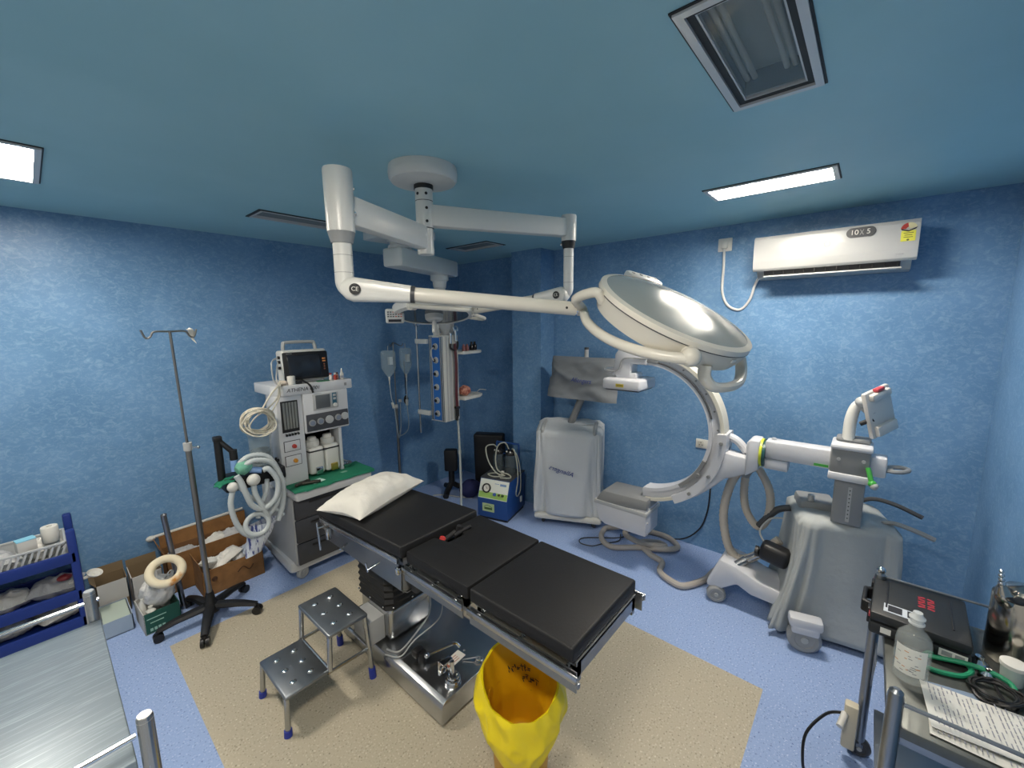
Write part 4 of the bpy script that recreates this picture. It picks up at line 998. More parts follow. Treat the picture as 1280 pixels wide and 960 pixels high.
# things on the floor in the back corner
BLK = mat('black_case_shell', '0f1013', .5)
b = MB(Matrix.Translation((3.44, 3.33, 0)) @ Matrix.Rotation(rad(-62), 4, 'Z')); b.box((0, 0, .35), (.36, .13, .70), .025, (rad(3), 0, 0), 3)
solo('black_case', b, BLK, 'tall black case standing behind the suction machine by the column', 'case', (3.44, 3.33, 0))
t = thing('black_stand', 'low black stand with an upright plate on the floor in the back corner', 'stand', (3.05, 3.62, 0))
MB().box((3.08, 3.62, .40), (.15, .10, .26), .02, (0, 0, rad(-50))).build('upright', BLK, t)
b = MB(); b.cyl((3.08, 3.62, .10), (3.08, 3.62, .30), .035).tube([(3.08, 3.62, .12), (3.0, 3.60, .06), (2.90, 3.52, .03)], .035, 8, 4).tube([(3.08, 3.62, .12), (3.16, 3.60, .06), (3.22, 3.52, .035)], .03, 8, 4).tube([(3.08, 3.62, .12), (3.1, 3.7, .06), (3.12, 3.78, .035)], .03, 8, 4); b.build('foot', BLK, t)
b = MB(); sx = random.Random(4)
b.grid(lambda u, v: (3.14+(.12+.03*mnoise.noise(V((u*4, v*3, 1))))*cos(2*pi*u)*sin(pi*v)*1.1, 3.36+(.11+.03*mnoise.noise(V((u*4, v*3, 6))))*sin(2*pi*u)*sin(pi*v), .095-.095*cos(pi*v)*(1+.3*mnoise.noise(V((u*4, v*3, 3))))), 30, 16)
solo('cloth_bundle', b, mat('dark_blue_cloth', '1d2350', .85), 'dark blue cloth bundle on the floor in front of the black stand', 'cloth', (3.14, 3.36, 0), angle=80)
b = MB(); b.tube([(2.86, 3.70, .008), (2.95, 3.62, .01), (3.02, 3.45, .008), (3.1, 3.3, .01)], .008, 6)
solo('cable', b, LGREY, 'pale cable end on the floor beside the black stand', 'cable', (2.95, 3.6, 0))
# ------------------------------------------------------------------ anaesthesia machine
AW = mat('machine_white', 'c6c8ca', .35); AG = mat('machine_grey', 'a6a9ab', .45); ADK = mat('drawer_charcoal', '3b3d43', .5)
t = thing('anaesthesia_machine', 'white anaesthesia machine with dials and dark drawers by the left wall', 'anaesthesia machine', (1.42, 3.5, 0))
def XZ(x, y, z): return frame((x, y, z), (1, 0, 0), (0, -1, 0))     # label plane facing -Y
MB().prism([(1.125, 3.225), (1.72, 3.225), (1.74, 3.25), (1.74, 3.86), (1.13, 3.86), (1.105, 3.25)], .085, Matrix.Translation((0, 0, .085)), .018).build('base', AW, t)
for x in (1.205, 1.66):
    for y in (3.265, 3.79):
        o = wheel((x, y, .05), (.35, -1, 0), .05, .035, t, 'castor', LGREY); MB().cyl((x, y, .05), (x, y, .10), .012).build('fork', GREYP, o)
MB().bb((1.14, 3.19, .15), (1.705, 3.80, .69), .012).build('cabinet', AG, t)
for za, zb in ((.158, .33), (.338, .52), (.528, .684)):
    d = MB().bb((1.152, 3.168, za), (1.70, 3.195, zb), .01).build('drawer', ADK, t)
    MB().bb((1.26, 3.160, zb-.045), (1.62, 3.170, zb-.030), .004).build('drawer_pull', BLACK, d)
MB().bb((1.15, 3.11, .69), (1.77, 3.80, .772), .018).build('worktop', AW, t)
MB().bb((1.135, 3.285, .772), (1.325, 3.48, 1.47), .012).build('left_column', AW, t)
MB().bb((1.325, 3.44, .772), (1.60, 3.70, 1.16), .004).build('recess_back', AG, t)
MB().bb((1.60, 3.30, .772), (1.625, 3.70, 1.16), .004).build('right_cheek', AW, t)
MB().bb((1.20, 3.44, .772), (1.60, 3.70, 1.47), .01).build('rear_column', AG, t)
MB().bb((1.325, 3.27, 1.15), (1.685, 3.70, 1.47), .01).build('instrument_box', AW, t)
poly = [(1.13, 3.70), (1.13, 3.36), (1.15, 3.30), (1.19, 3.268), (1.725, 3.268), (1.735, 3.28), (1.735, 3.70)]
sh = MB().prism(poly, .078, Matrix.Translation((0, 0, 1.468)), .008).build('top_shelf', AW, t)
text('lettering', 'ATHENA 6001', .040, XZ(1.335, 3.267, 1.507), INK, sh, shear=.2)
b = MB(XZ(1.67, 3.267, 1.507)); b.box((0, 0, 0), (.020, .024, .001)); b.box((.004, .002, .0006), (.010, .012, .001)); b.build('round_emblem', GREYP, sh)
# flow meters
fm = MB().bb((1.162, 3.276, 1.19), (1.285, 3.286, 1.43), .003).build('flow_meter_frame', BLACK, t)
FT = mat('flow_tube', '7d807c', .25)
for k in range(5): MB().bb((1.175+.021*k, 3.272, 1.215), (1.191+.021*k, 3.278, 1.42), .002).build('flow_tube', FT, fm)
b = MB()
for k in range(5): b.cyl((1.183+.021*k, 3.285, 1.175), (1.183+.021*k, 3.262, 1.172), .009, seg=12)
b.each('flow_knob', CHROME, t)
for z, w_, m_ in ((1.08, .115, mat('red_knob_plastic', 'b03a34', .4)), (.965, .115, mat('amber_knob_plastic', 'c98a2a', .4))):
    b = MB(); cx = 1.222
    b.bb((cx-.06, 3.281, z-.042), (cx+.06, 3.286, z+.042), .002); o = b.build('control_plate_border', INK, t)
    MB().bb((cx-.056, 3.2795, z-.038), (cx+.056, 3.283, z+.038), .002).build('control_plate', AW, o)
    MB().cyl((cx+.012, 3.281, z-.004), (cx+.012, 3.262, z-.004), .017, .014, 18).build('knob', m_, t)
b = MB(); b.cyl((1.137, 3.33, .98), (1.115, 3.33, .98), .010).cyl((1.115, 3.33, .955), (1.115, 3.33, 1.005), .007).cyl((1.115, 3.305, .98), (1.115, 3.355, .98), .007); b.build('vent_valve', BLACK, t)
# ventilator display and gauges
MB().bb((1.395, 3.262, 1.325), (1.60, 3.271, 1.455), .003).build('display_panel', LGREY, t)
MB().bb((1.415, 3.258, 1.337), (1.53, 3.263, 1.445), .002).build('display', mat('lcd_grey', '55595c', .3), t)
b = MB(); b.bb((1.548, 3.258, 1.35), (1.585, 3.263, 1.45), .008); kp = b.build('key_strip', mat('teal_keys', '2d5a6e', .4), t)
b = MB()
for z in (1.43, 1.402): b.bb((1.555, 3.255, z-.009), (1.578, 3.259, z+.009), .003)
b.each('key', LGREY, kp); MB().cyl((1.566, 3.262, 1.352), (1.566, 3.245, 1.352), .015).build('dial_knob', WHITE, t)
gp = MB().bb((1.335, 3.262, 1.165), (1.675, 3.272, 1.30), .004).build('gauge_panel', ADK, t)
for k, (x, z, r) in enumerate(((1.375, 1.232, .026), (1.44, 1.236, .026), (1.512, 1.238, .032), (1.585, 1.242, .026), (1.642, 1.245, .030))):
    g = MB().cyl((x, 3.264, z), (x, 3.250, z), r).build('gauge', AG if k in (2, 4) else GREYP, gp)
    MB().cyl((x, 3.251, z), (x, 3.248, z), r*.72).build('gauge_face', LGREY if k in (2, 4) else mat('gauge_blue_grey', '6f7a8c', .4), g)
# two vaporisers in the recess
for x in (1.405, 1.53):
    b = MB(); b.bb((x-.06, 3.29, .80), (x+.06, 3.44, 1.02), .02, 3); b.lathe([(0, 1.095), (.03, 1.095), (.034, 1.085), (.036, 1.07), (.05, 1.066), (.054, 1.05), (.054, 1.03), (.05, 1.02), (0, 1.02)], (x, 3.37, 0), seg=28); v = b.build('vaporiser', WHITE2, t)
    MB().bb((x-.0615, 3.2885, .985), (x+.0615, 3.4415, .999), .004).build('black_band', BLACK, v)
    MB().bb((x-.02, 3.275, .80), (x+.035, 3.30, .86), .006).build('filler_block', CHROME if x < 1.5 else mat('brass_filler', 'b0a050', .3, .8), v)
# tray, canister and bag arm on the left side
MB().bb((.755, 3.23, .865), (1.14, 3.40, .955), .008).build('absorber_block', BLACK, t)
MB().bb((.80, 3.40, .80), (1.14, 3.55, .85), .01).build('mounting_arm', DGREY, t)
b = MB(); b.lathe([(0, .955), (.075, .955), (.075, 1.19), (.082, 1.195), (.082, 1.205), (.0, 1.205)], (1.03, 3.36, 0), seg=32); b.build('bellows_dome', glass('clear_acrylic', 'a9b8be', .05, .33, .8), t)
b = MB(); b.lathe([(0, .955), (.06, .955)]+[(.066 if k % 2 else .056, .96+.016*k) for k in range(9)]+[(0, 1.10)], (1.03, 3.36, 0), seg=28); b.build('bellows', mat('dark_bellows', '5b6a72', .5), t)
b = MB(); b.cyl((.755, 3.30, .93), (.755, 3.30, 1.23), .024).box((.755, 3.30, 1.235), (.05, .05, .04), .008).cyl((.76, 3.30, 1.225), (.826, 3.265, 1.135), .017).cyl((.828, 3.262, 1.15), (.828, 3.26, 1.07), .024); b.build('bag_arm', BLACK, t)
MB().cyl((.828, 3.26, 1.08), (.828, 3.26, 1.0), .024).build('blue_connector', mat('light_blue_connector', '7d9fd2', .4), t)
MB().cyl((.90, 3.20, 1.0), (.965, 3.17, .985), .022).build('blue_connector', bpy.data.materials['light_blue_connector'], t)
MB().cyl((.84, 3.22, .985), (.90, 3.20, 1.0), .018).build('black_connector', BLACK, t)
GCL = mat('green_drape', '0f6e52', .8, bump=(40, .4, .004))
b = MB(); b.tube([(.78, 3.20, .96), (.86, 3.2, .92)], .012, 6)
HC = mat('breathing_hose', 'b5bdbf', .4, inp={'Alpha': .95})
def bh(pts, r=.019, name='breathing_hose', n=10, par=None):
    b = MB(); P = []; q = [V(p) for p in pts]; m = len(q)
    for i in range(m-1):
        p0, p1, p2, p3 = q[max(i-1, 0)], q[i], q[i+1], q[min(i+2, m-1)]
        for k in range(n):
            u = k/n; P.append(.5*((2*p1)+(p2-p0)*u+(2*p0-5*p1+4*p2-p3)*u*u+(3*p1-p0-3*p2+p3)*u**3))
    P.append(q[-1]); b.tube(P, [r*(1.04 if k % 2 else .94) for k in range(len(P))], 10, 1); return b.build(name, HC, par, 60)
ho = thing('breathing_circuit', 'pale corrugated breathing hoses hanging at the left of the anaesthesia machine', 'hose', (.9, 3.14, .42))
bh([(.80, 3.14, 1.0), (.82, 3.13, .95), (.838, 3.12, .871), (.87, 3.12, .77), (.937, 3.12, .725), (1.02, 3.12, .78), (1.045, 3.13, .89), (1.0, 3.14, .99), (.965, 3.15, .99)], par=ho)
bh([(.775, 3.16, .90), (.752, 3.15, .81), (.765, 3.14, .69), (.80, 3.13, .60), (.85, 3.12, .55)], .018, par=ho)
bh([(.86, 3.17, 1.05), (.93, 3.16, 1.07), (1.03, 3.16, 1.02), (1.08, 3.15, .88), (1.07, 3.14, .72), (1.02, 3.13, .60)], .018, par=ho)
bh([(.84, 3.20, 1.06), (.90, 3.19, 1.10), (1.0, 3.18, 1.08), (1.06, 3.17, .98), (1.075, 3.16, .84), (1.03, 3.15, .72), (.97, 3.14, .66)], .017, par=ho)
bh([(.80, 3.15, .93), (.86, 3.14, .84), (.95, 3.15, .74), (1.02, 3.15, .68), (1.07, 3.15, .62)], .012, par=ho)
bh([(.895, 3.14, .93), (.897, 3.13, .84), (.93, 3.12, .74), (.96, 3.12, .64)], .018, par=ho)
bh([(1.0, 3.20, .90), (.97, 3.16, .82), (.92, 3.15, .73), (.90, 3.14, .66)], .016, par=ho)
b = MB(); b.ell((.895, 3.13, .945), (.042, .035, .042), 16, 10); b.ell((.775, 3.15, .925), (.034, .03, .034), 14, 10); b.each('hose_elbow', WHITE2, ho)
b = MB(); b.lathe([(0, .05), (.03, .045), (.045, .02), (.048, -.02), (.03, -.045), (0, -.05)], (.86, 3.19, 1.03), (1, .2, .3), 20); b.build('green_mask', glass('green_mask_plastic', '7cc0a4', .3, .7), ho)
# clear face mask and breathing bag at the low end of the hoses
b = MB(); b.torus((.885, 3.115, .63), (-.1, -1, .3), .07, .016, 30, 10); b.build('face_mask_ring', HC, ho)
b = MB(); b.lathe([(.066, 0), (.055, .03), (.025, .05)], (.885, 3.125, .63), (.1, 1, -.3), 28); b.build('face_mask_cup', glass('mask_clear', '8a97b4', .2, .5), ho)
BB = mat('striped_packet', 'c3cad4', .35, var=(26, '33407e', .52, .58, (3, 1, .5)))
b = MB(); b.grid(lambda u, v: (.90+(.10-.05*v)*cos(2*pi*u)-.05*v+.035*(1-v), 3.15+.035*sin(2*pi*u)*(1+.25*mnoise.noise(V((u*4, v*4, 0)))), .62-.21*v+.02*mnoise.noise(V((u*3, v*3, 5)))), 28, 12); b.build('packet', BB, ho)
# green cloth at the edge of the tray, coil of leads
b = MB(); b.grid(lambda u, v: (.70+.12*u+.012*sin(9*v), 3.18+.12*v+.01*sin(8*u), .955+.012*mnoise.noise(V((u*4, v*4, 2)))-.07*max(0, .45-u)**1.2), 14, 14, .004)
solo('green_cloth', b, GCL, 'crumpled bit of green cloth on the black tray left of the anaesthesia machine', 'cloth', (.75, 3.24, .955), angle=80)
b = MB(); rs = random.Random(8)
for k in range(13):
    R_ = .088+.016*rs.uniform(-1, 1); pts = []
    ox, oz = rs.uniform(-.012, .012), rs.uniform(-.012, .012)
    for q in range(12):
        a = 2*pi*q/12; pts.append((1.005+ox+R_*1.05*cos(a), 3.245+.03*sin(a*2+k)+.008*k-.03, 1.315+oz+R_*sin(a)*.95))
    b.tube(pts, .0055, 6, 3, closed=True)
b.tube([(1.06, 3.24, 1.40), (1.14, 3.255, 1.47), (1.16, 3.262, 1.555), (1.20, 3.34, 1.58)], .006, 6); b.tube([(1.02, 3.23, 1.40), (1.09, 3.24, 1.50), (1.15, 3.255, 1.555), (1.19, 3.36, 1.56)], .006, 6); b.tube([(1.09, 3.235, 1.38), (1.155, 3.25, 1.48), (1.17, 3.265, 1.556), (1.22, 3.33, 1.565)], .005, 6)
solo('cable_coil', b, mat('cream_cable', 'c9c4b4', .5), 'coil of cream monitor leads hanging off the top shelf of the anaesthesia machine', 'cable', (1.005, 3.245, 1.22))
# drape on the worktop
def dr(u, v):
    x = 1.135+.65*u; 
    if v < .75: y = 3.40-.30*(v/.75); z = .777+.003*mnoise.noise(V((x*9, y*9, 1)))
    else: y = 3.098-.006*(v-.75)/.25; z = .777-.018*((v-.75)/.25)*(.75+.5*mnoise.noise(V((x*7, 3, 0))))*(1 if u > .12 else .6)
    return (x, y+.004*sin(x*40)*(1 if v > .8 else 0), z)
solo('green_drape', MB().grid(dr, 50, 24, .004), GCL, 'green cloth spread over the worktop of the anaesthesia machine', 'cloth', (1.45, 3.25, .772), angle=60)
b = MB().box((1.345, 3.19, .7835), (.10, .075, .001), 0, (0, 0, .2)); solo('paper_slip', b, mat('pale_green_paper', 'b8d8cf', .8), 'pale paper slip on the green cloth beside the handles', 'paper', (1.345, 3.19, .782))
b = MB().box((1.58, 3.22, .7835), (.05, .03, .001), 0, (0, 0, .1)); solo('paper_slip', b, mat('dull_green_paper', '6c9a88', .8), 'small greyish label lying on the green cloth to the right', 'paper', (1.58, 3.22, .782))
LAR = mat('laryngoscope_dark_steel', '4a4640', .3, .8)
for k, (x, y, a, lb) in enumerate([(1.235, 3.20, .35, 'dark metal handle at the left end of the green cloth'), (1.285, 3.165, -.35, 'dark metal handle lying beside the pale paper slip')]):
    c_, s_ = cos(a), sin(a); p0 = V((x-.05*c_, y-.05*s_, .797)); p1 = V((x+.05*c_, y+.05*s_, .797))
    b = MB(); b.cyl(p0, p1, .0135).ell(p0, .0145, 12, 8).cyl(p1, p1+V((.02*c_, .02*s_, 0)), .01)
    solo('laryngoscope_handle', b, LAR, lb, 'handle', (x, y, .784))
t2 = thing('steel_dish', 'shiny steel dish on the green cloth at the right end', 'dish', (1.66, 3.33, .78))
b = MB(); b.lathe([(0, .782), (.04, .782), (.055, .80), (.058, .815), (.054, .812), (.038, .79), (0, .788)], (1.66, 3.34, 0), seg=26); b.build('bowl', CHROME, t2)
b = MB(); b.ell((1.65, 3.34, .81), (.02, .015, .012), 12, 8).ell((1.675, 3.35, .808), (.015, .018, .01), 12, 8); b.each('metal_part', CHROME, t2)
# patient monitor on the top shelf
t = thing('patient_monitor', 'patient monitor with a dark screen and carrying handle on the anaesthesia machine', 'monitor', (1.40, 3.42, 1.547))
Mn = Matrix.Translation((1.405, 3.40, 1.548)) @ Matrix.Rotation(rad(-4), 4, 'Z') @ Matrix.Rotation(rad(-4), 4, 'X')
MB(Mn).bb((-.165, -.06, .012), (.165, .10, .255), .018, 3).build('case', WHITE2, t)
MB(Mn).bb((-.165, -.075, .022), (.168, -.055, .235), .01).build('front_bezel', BLACK, t)
sc = MB(Mn).bb((-.135, -.078, .045), (.105, -.073, .212), .003).build('screen', mat('dark_screen', '23272e', .15), t)
text('lettering', 'MONITOR', .009, Mn @ frame((-.12, -.0755, .224), (1, 0, 0), (0, -1, 0)), LGREY, t)
b = MB(Mn)
for z in (.175, .155): b.bb((.122, -.078, z-.006), (.148, -.073, z+.006), .002)
b.each('orange_key', mat('orange_key', 'c98248', .4), t)
b = MB(Mn)
for z in (.13, .112, .092): b.cyl((.135, -.073, z), (.135, -.078, z), .006, seg=12)
b.each('small_key', mat('dim_orange_key', '8c5230', .4), t)
b = MB(Mn); b.tube([(-.13, .02, .245), (-.125, .02, .30), (-.10, .02, .315), (.08, .02, .315), (.105, .02, .30), (.115, .02, .245)], .016, 10, 5, flat=(1.5, .8)); b.build('carrying_handle', LGREY, t)
b = MB(Mn)
for z in (.20, .165, .12): b.cyl((-.16, .0, z), (-.182, .0, z), .012, seg=14)
b.each('lead_socket', BLACK, t)
b = MB(Mn); b.bb((-.12, -.06, 0), (.13, .09, .013), .004); b.build('foot', LGREY, t)
b = MB(); b.tube([tuple(Mn @ V((-.18, 0, .20))), (1.16, 3.36, 1.72), (1.15, 3.33, 1.60), (1.17, 3.32, 1.556)], .006, 6); b.tube([tuple(Mn @ V((-.18, 0, .165))), (1.19, 3.36, 1.66), (1.17, 3.32, 1.58), (1.20, 3.31, 1.555)], .006, 6); b.build('lead', LGREY, t)
# small things on the shelf
ZS = 1.5465
def lathe_solo(name, prof, p, m, label, cat, group=None, seg=20): return solo(name, MB().lathe(prof, p, seg=seg), m, label, cat, p, group)
lathe_solo('tape_roll', [(.012, 0), (.027, 0), (.028, .004), (.028, .062), (.026, .065), (.012, .065), (.011, .06), (.011, .004), (.012, 0)], (1.265, 3.305, ZS), PAPER, 'white tape roll standing at the left of the monitor on the shelf', 'tape')
b = MB().grid(lambda u, v: (1.205+.035*cos(2*pi*u)*sin(pi*v), 3.315+.028*sin(2*pi*u)*sin(pi*v), ZS+.018-.018*cos(pi*v)*(1+.4*mnoise.noise(V((u*5, v*5, 3))))), 18, 10)
solo('gauze_wad', b, mat('beige_gauze', 'cfc3b4', .85), 'small beige wad of gauze at the left end of the top shelf', 'gauze', (1.205, 3.315, ZS), angle=80)
b = MB(); b.tube([(1.30, 3.30, ZS+.012), (1.33, 3.29, ZS+.03), (1.36, 3.285, ZS+.01), (1.385, 3.262, ZS-.02), (1.40, 3.258, ZS-.075)], .008, 8); b.box((1.315, 3.30, ZS+.014), (.05, .03, .026), .008)
solo('black_sensor', b, BLACK, 'black cable with a clip hanging over the shelf edge', 'cable', (1.33, 3.29, ZS))
VM = [('e0ddd6', 'a23c36'), ('9c3a2c', 'd0cec6')]
for k, (x, y, lb, b0, c0) in enumerate([(1.575, 3.315, 'small white vial with a red cap nearest the monitor screen', 'd8d2cc', '8c2f2a'), (1.605, 3.300, 'small red-labelled vial between two others beside the monitor', 'a8443a', 'c9c6be'), (1.632, 3.325, 'small dark-capped vial next to the dropper bottle', 'c08a7c', '4c2c2a')]):
    p = (x, y, ZS); tt = thing('vial', lb, 'vial', p, 0, 'vials beside the patient monitor')
    MB().lathe([(0, 0), (.013, 0), (.0135, .003), (.0135, .034), (.008, .04), (.008, .045), (0, .045)], p, seg=16).build('glass_body', mat('vial_body_%s' % 'abc'[k], b0, .25), tt)
    MB().cyl((x, y, ZS+.044), (x, y, ZS+.058), .0095, seg=14).build('cap', mat('vial_cap_%s' % 'abc'[k], c0, .4), tt)
p = (1.665, 3.305, ZS); tt = thing('dropper_bottle', 'white dropper bottle with a pointed tip at the right end of the shelf', 'bottle', p)
MB().lathe([(0, 0), (.0145, 0), (.015, .004), (.015, .045), (.010, .055), (0, .055)], p, seg=18).build('body', PAPER, tt)
MB().lathe([(0, .054), (.009, .054), (.007, .075), (.004, .088), (0, .089)], p, seg=14).build('tip', WHITE2, tt)
MB().bb((1.66-.012, 3.2893, ZS+.012), (1.672, 3.291, ZS+.03)).build('label', mat('bottle_label', '9fa4b0', .6), tt)
b = MB().box((1.50, 3.29, ZS+.004), (.10, .03, .007), .002, (0, 0, .05)); solo('green_packet', b, mat('green_packet', '3d7a56', .5), 'flat green packet under the front of the monitor on the shelf', 'packet', (1.50, 3.29, ZS))

# ------------------------------------------------------------------ drip stands
def star_base(cx, cy, r, a0, t, m=BLACK):
    b = MB(); b.lathe([(0, .06), (.05, .06), (.05, .11), (.03, .14), (.022, .20), (0, .20)], (cx, cy, 0), seg=24); b.build('base_hub', m, t)
    for k in range(5):
        a = rad(a0+72*k); d = V((cos(a), sin(a), 0)); c = V((cx, cy, 0))
        b = MB(); b.tube([c+d*.03+V((0, 0, .10)), c+d*r*.6+V((0, 0, .092)), c+d*r+V((0, 0, .07))], [.036, .029, .021], 8, 4, flat=(1, .7)); l = b.build('base_leg', m, t)
        b = MB(); q = c+d*r; n = V((-d.y, d.x, 0))
        for s in (-1, 1): b.cyl(q+n*s*.005+V((0, 0, .028)), q+n*s*.024+V((0, 0, .028)), .028, seg=18)
        b.cyl(q+V((0, 0, .03)), q+V((0, 0, .07)), .011); b.build('castor', m, l)
DST = mat('dull_steel_tube', '8f8d8a', .3, 1.)
t = thing('drip_stand', 'steel drip stand on a black five-star castor base in front of the boxes', 'drip stand', (.60, 3.28, 0))
star_base(.60, 3.27, .285, 33, t)
tp = V((.575, 3.28, 1.965)); md = V((.588, 3.275, 1.215)); bt = V((.60, 3.27, .15))
MB().cyl(bt, md, .017).build('lower_tube', DST, t); MB().cyl(md-V((0, 0, .012)), md+V((0, 0, .04)), .024).build('clamp_collar', LGREY, t)
b = MB(); b.cyl(md+V((0, 0, .01)), md+V((.05, -.01, 0)), .007); b.ell(md+V((.052, -.01, 0)), .011, 10, 8); b.build('clamp_screw', CHROME, t)
MB().cyl(md, tp, .0075).build('upper_rod', DST, t)
b = MB(); b.tube([tp+V((-.135, 0, .012)), tp+V((-.118, 0, -.035)), tp+V((-.095, 0, -.03)), tp+V((-.075, 0, 0)), tp, tp+V((.075, 0, 0)), tp+V((.095, 0, -.03)), tp+V((.118, 0, -.035)), tp+V((.135, 0, .012))], .006, 7); b.build('hook_bar', DST, t)
b = MB().grid(lambda u, v: (tp.x+.09+.03*u+.01*sin(7*v), tp.y+.012*cos(6*u+3*v), tp.z+.01-.075*v*u+.012*sin(5*u)), 10, 10, .003)
solo('tape_scrap', b, PAPER, 'scrap of white tape hanging on the right hook of the drip stand', 'tape', (tp.x+.1, tp.y, tp.z-.03), angle=80)
t = thing('drip_stand', 'drip stand with two hanging fluid bags in front of the left wall', 'drip stand', (2.47, 3.76, 0))
bx, by = 2.47, 3.76
star_base(bx, by, .19, 10, t)
MB().cyl((bx, by, .12), (bx, by, 1.12), .015).build('lower_tube', DST, t); MB().cyl((bx, by, 1.10), (bx, by, 1.14), .02).build('clamp_collar', LGREY, t); MB().cyl((bx, by, 1.12), (bx, by, 1.80), .007).build('upper_rod', DST, t)
b = MB(); b.tube([(bx-.08, by-.06, 1.79), (bx-.06, by-.05, 1.765), (bx, by, 1.80), (bx+.06, by-.05, 1.765), (bx+.08, by-.06, 1.79)], .005, 6); b.build('hook_bar', DST, t)
SAL = glass('clear_fluid_bag', '9fb4c0', .1, .38, .7)
def fluid_bag(c, label, w=.074, h=.275):
    t = thing('fluid_bag', label, 'fluid bag', (c[0], c[1], c[2]-h), 0, 'fluid bags on the drip stand')
    vx = V((.8, -.6, 0)); M = frame((c[0], c[1], c[2]-h), vx, (-.6, -.8, 0)); b = MB(M)
    def f(s):
        def g(u, v):
            x = u*2-1; ww = w*min(1, .18+1.9*v**.8) if v < .42 else w; ww *= 1-.25*max(0, v-.93)/.07
            return (x*ww, h*v, s*.022*max(0, 1-x*x)**.6*min(1, v*3)*min(1, (1-v)*5+.15))
        return g
    b.grid(f(1), 16, 20); b.grid(f(-1), 16, 20); b.build('pouch', SAL, t, 70)
    b = MB(M); b.box((.02, h*.62, .021), (.05, .08, .0012)); b.build('printed_label', mat('bag_label', 'aebcc4', .6), t)
    b = MB(M); b.cyl((0, 0, 0), (0, -.035, 0), .010).cyl((0, -.03, 0), (0, -.075, 0), .006); b.build('spout', WHITE2, t)
    b = MB(M); b.tube([(0, h-.005, 0), (0, h+.025, .0), (0, h+.045, -.005)], .004, 6); b.build('hanger', LGREY, t); return t, M
t1, M1 = fluid_bag((bx-.085, by-.03, 1.725), 'larger fluid bag on the left hook of the drip stand')
t2, M2b = fluid_bag((bx+.075, by-.10, 1.745), 'fluid bag on the right hook, partly behind the left one', .062)
for tt, x, y, z in ((t1, bx-.085, by-.03, 1.39), (t2, bx+.075, by-.10, 1.41)):
    dx = .035 if x < bx else -.015
    b = MB(); b.tube([(x, y, z), (x+dx*.3, y, z-.15), (x+dx, y-.01, z-.28), (x+dx*1.4, y-.02, z-.52), (bx-.01, by-.04, z-.60), (bx+.02, by-.035, z-.50), (bx+.03, by-.03, z-.25)], .005, 6); b.build('drip_line', mat('drip_line_plastic', 'a8b4ba', .4), tt)
    b = MB(); b.cyl((x+dx*.5, y, z-.21), (x+dx*.9, y-.005, z-.27), .014); b.build('drip_chamber', PAPER, tt)
b = MB(); b.cyl((bx+.03, by-.03, 1.17), (bx+.03, by-.03, 1.20), .016).cyl((bx-.02, by-.03, 1.12), (bx-.02, by-.03, 1.15), .018); b.each('valve', PAPER, t)
b = MB(); b.tube([(bx+.08, by-.06, 1.60), (bx+.085, by-.06, 1.40), (bx+.085, by-.06, 1.25)], .005, 6); b.ell((bx+.085, by-.06, 1.19), (.026, .024, .05), 14, 10)
solo('rubber_bulb', b, BLACK, 'small black rubber bulb hanging on a tube beside the fluid bags', 'bulb', (bx+.085, by-.06, 1.14))
# ------------------------------------------------------------------ cartons and things on the floor by the left wall
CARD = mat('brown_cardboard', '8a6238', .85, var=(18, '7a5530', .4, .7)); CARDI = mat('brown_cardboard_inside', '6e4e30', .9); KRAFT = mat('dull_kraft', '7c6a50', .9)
WCARD = mat('printed_white_card', 'bdbcb8', .8); GCARD = mat('dark_green_card', '1c5245', .6)
def carton(name, label, lo, hi, m_out, wall=.005, rz=0., flaps=(), loc=None, nolid=True):
    cx, cy = (lo[0]+hi[0])/2, (lo[1]+hi[1])/2; hx, hy, h = (hi[0]-lo[0])/2, (hi[1]-lo[1])/2, hi[2]-lo[2]
    t = thing(name, label, 'box', (cx, cy, lo[2]), rz); M = MW[t]
    mf = m_out if isinstance(m_out, dict) else {}
    g = lambda k: mf.get(k, m_out if not mf else mf['all'])
    MB(M).bb((-hx, -hy, 0), (hx, hy, wall)).build('bottom', g('bottom'), t)
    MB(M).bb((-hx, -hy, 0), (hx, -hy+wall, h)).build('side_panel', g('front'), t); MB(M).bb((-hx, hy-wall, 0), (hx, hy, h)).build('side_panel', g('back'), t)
    MB(M).bb((-hx, -hy, 0), (-hx+wall, hy, h)).build('side_panel', g('left'), t); MB(M).bb((hx-wall, -hy, 0), (hx, hy, h)).build('side_panel', g('right'), t)
    for side, ln, ang in flaps:
        a = rad(ang)
        if side == 'back': q = [(-hx, hy, h), (hx, hy, h), (hx, hy+ln*sin(a), h+ln*cos(a)), (-hx, hy+ln*sin(a), h+ln*cos(a))]; n = V((0, 1, 0))
        if side == 'front': q = [(-hx, -hy, h), (hx, -hy, h), (hx, -hy-ln*sin(a), h+ln*cos(a)), (-hx, -hy-ln*sin(a), h+ln*cos(a))]; n = V((0, -1, 0))
        if side == 'left': q = [(-hx, -hy, h), (-hx, hy, h), (-hx-ln*sin(a), hy, h+ln*cos(a)), (-hx-ln*sin(a), -hy, h+ln*cos(a))]; n = V((-1, 0, 0))
        if side == 'right': q = [(hx, -hy, h), (hx, hy, h), (hx+ln*sin(a), hy, h+ln*cos(a)), (hx+ln*sin(a), -hy, h+ln*cos(a))]; n = V((1, 0, 0))
        q = [V(p) for p in q]; nn = (q[1]-q[0]).cross(q[3]-q[0]).normalized()*.004
        MB(M).raw(q+[p+nn for p in q], [(0, 1, 2, 3), (7, 6, 5, 4), (0, 4, 5, 1), (1, 5, 6, 2), (2, 6, 7, 3), (3, 7, 4, 0)]).build('flap', g('flap'), t)
    return t
brown = {'all': CARD, 'back': CARDI}
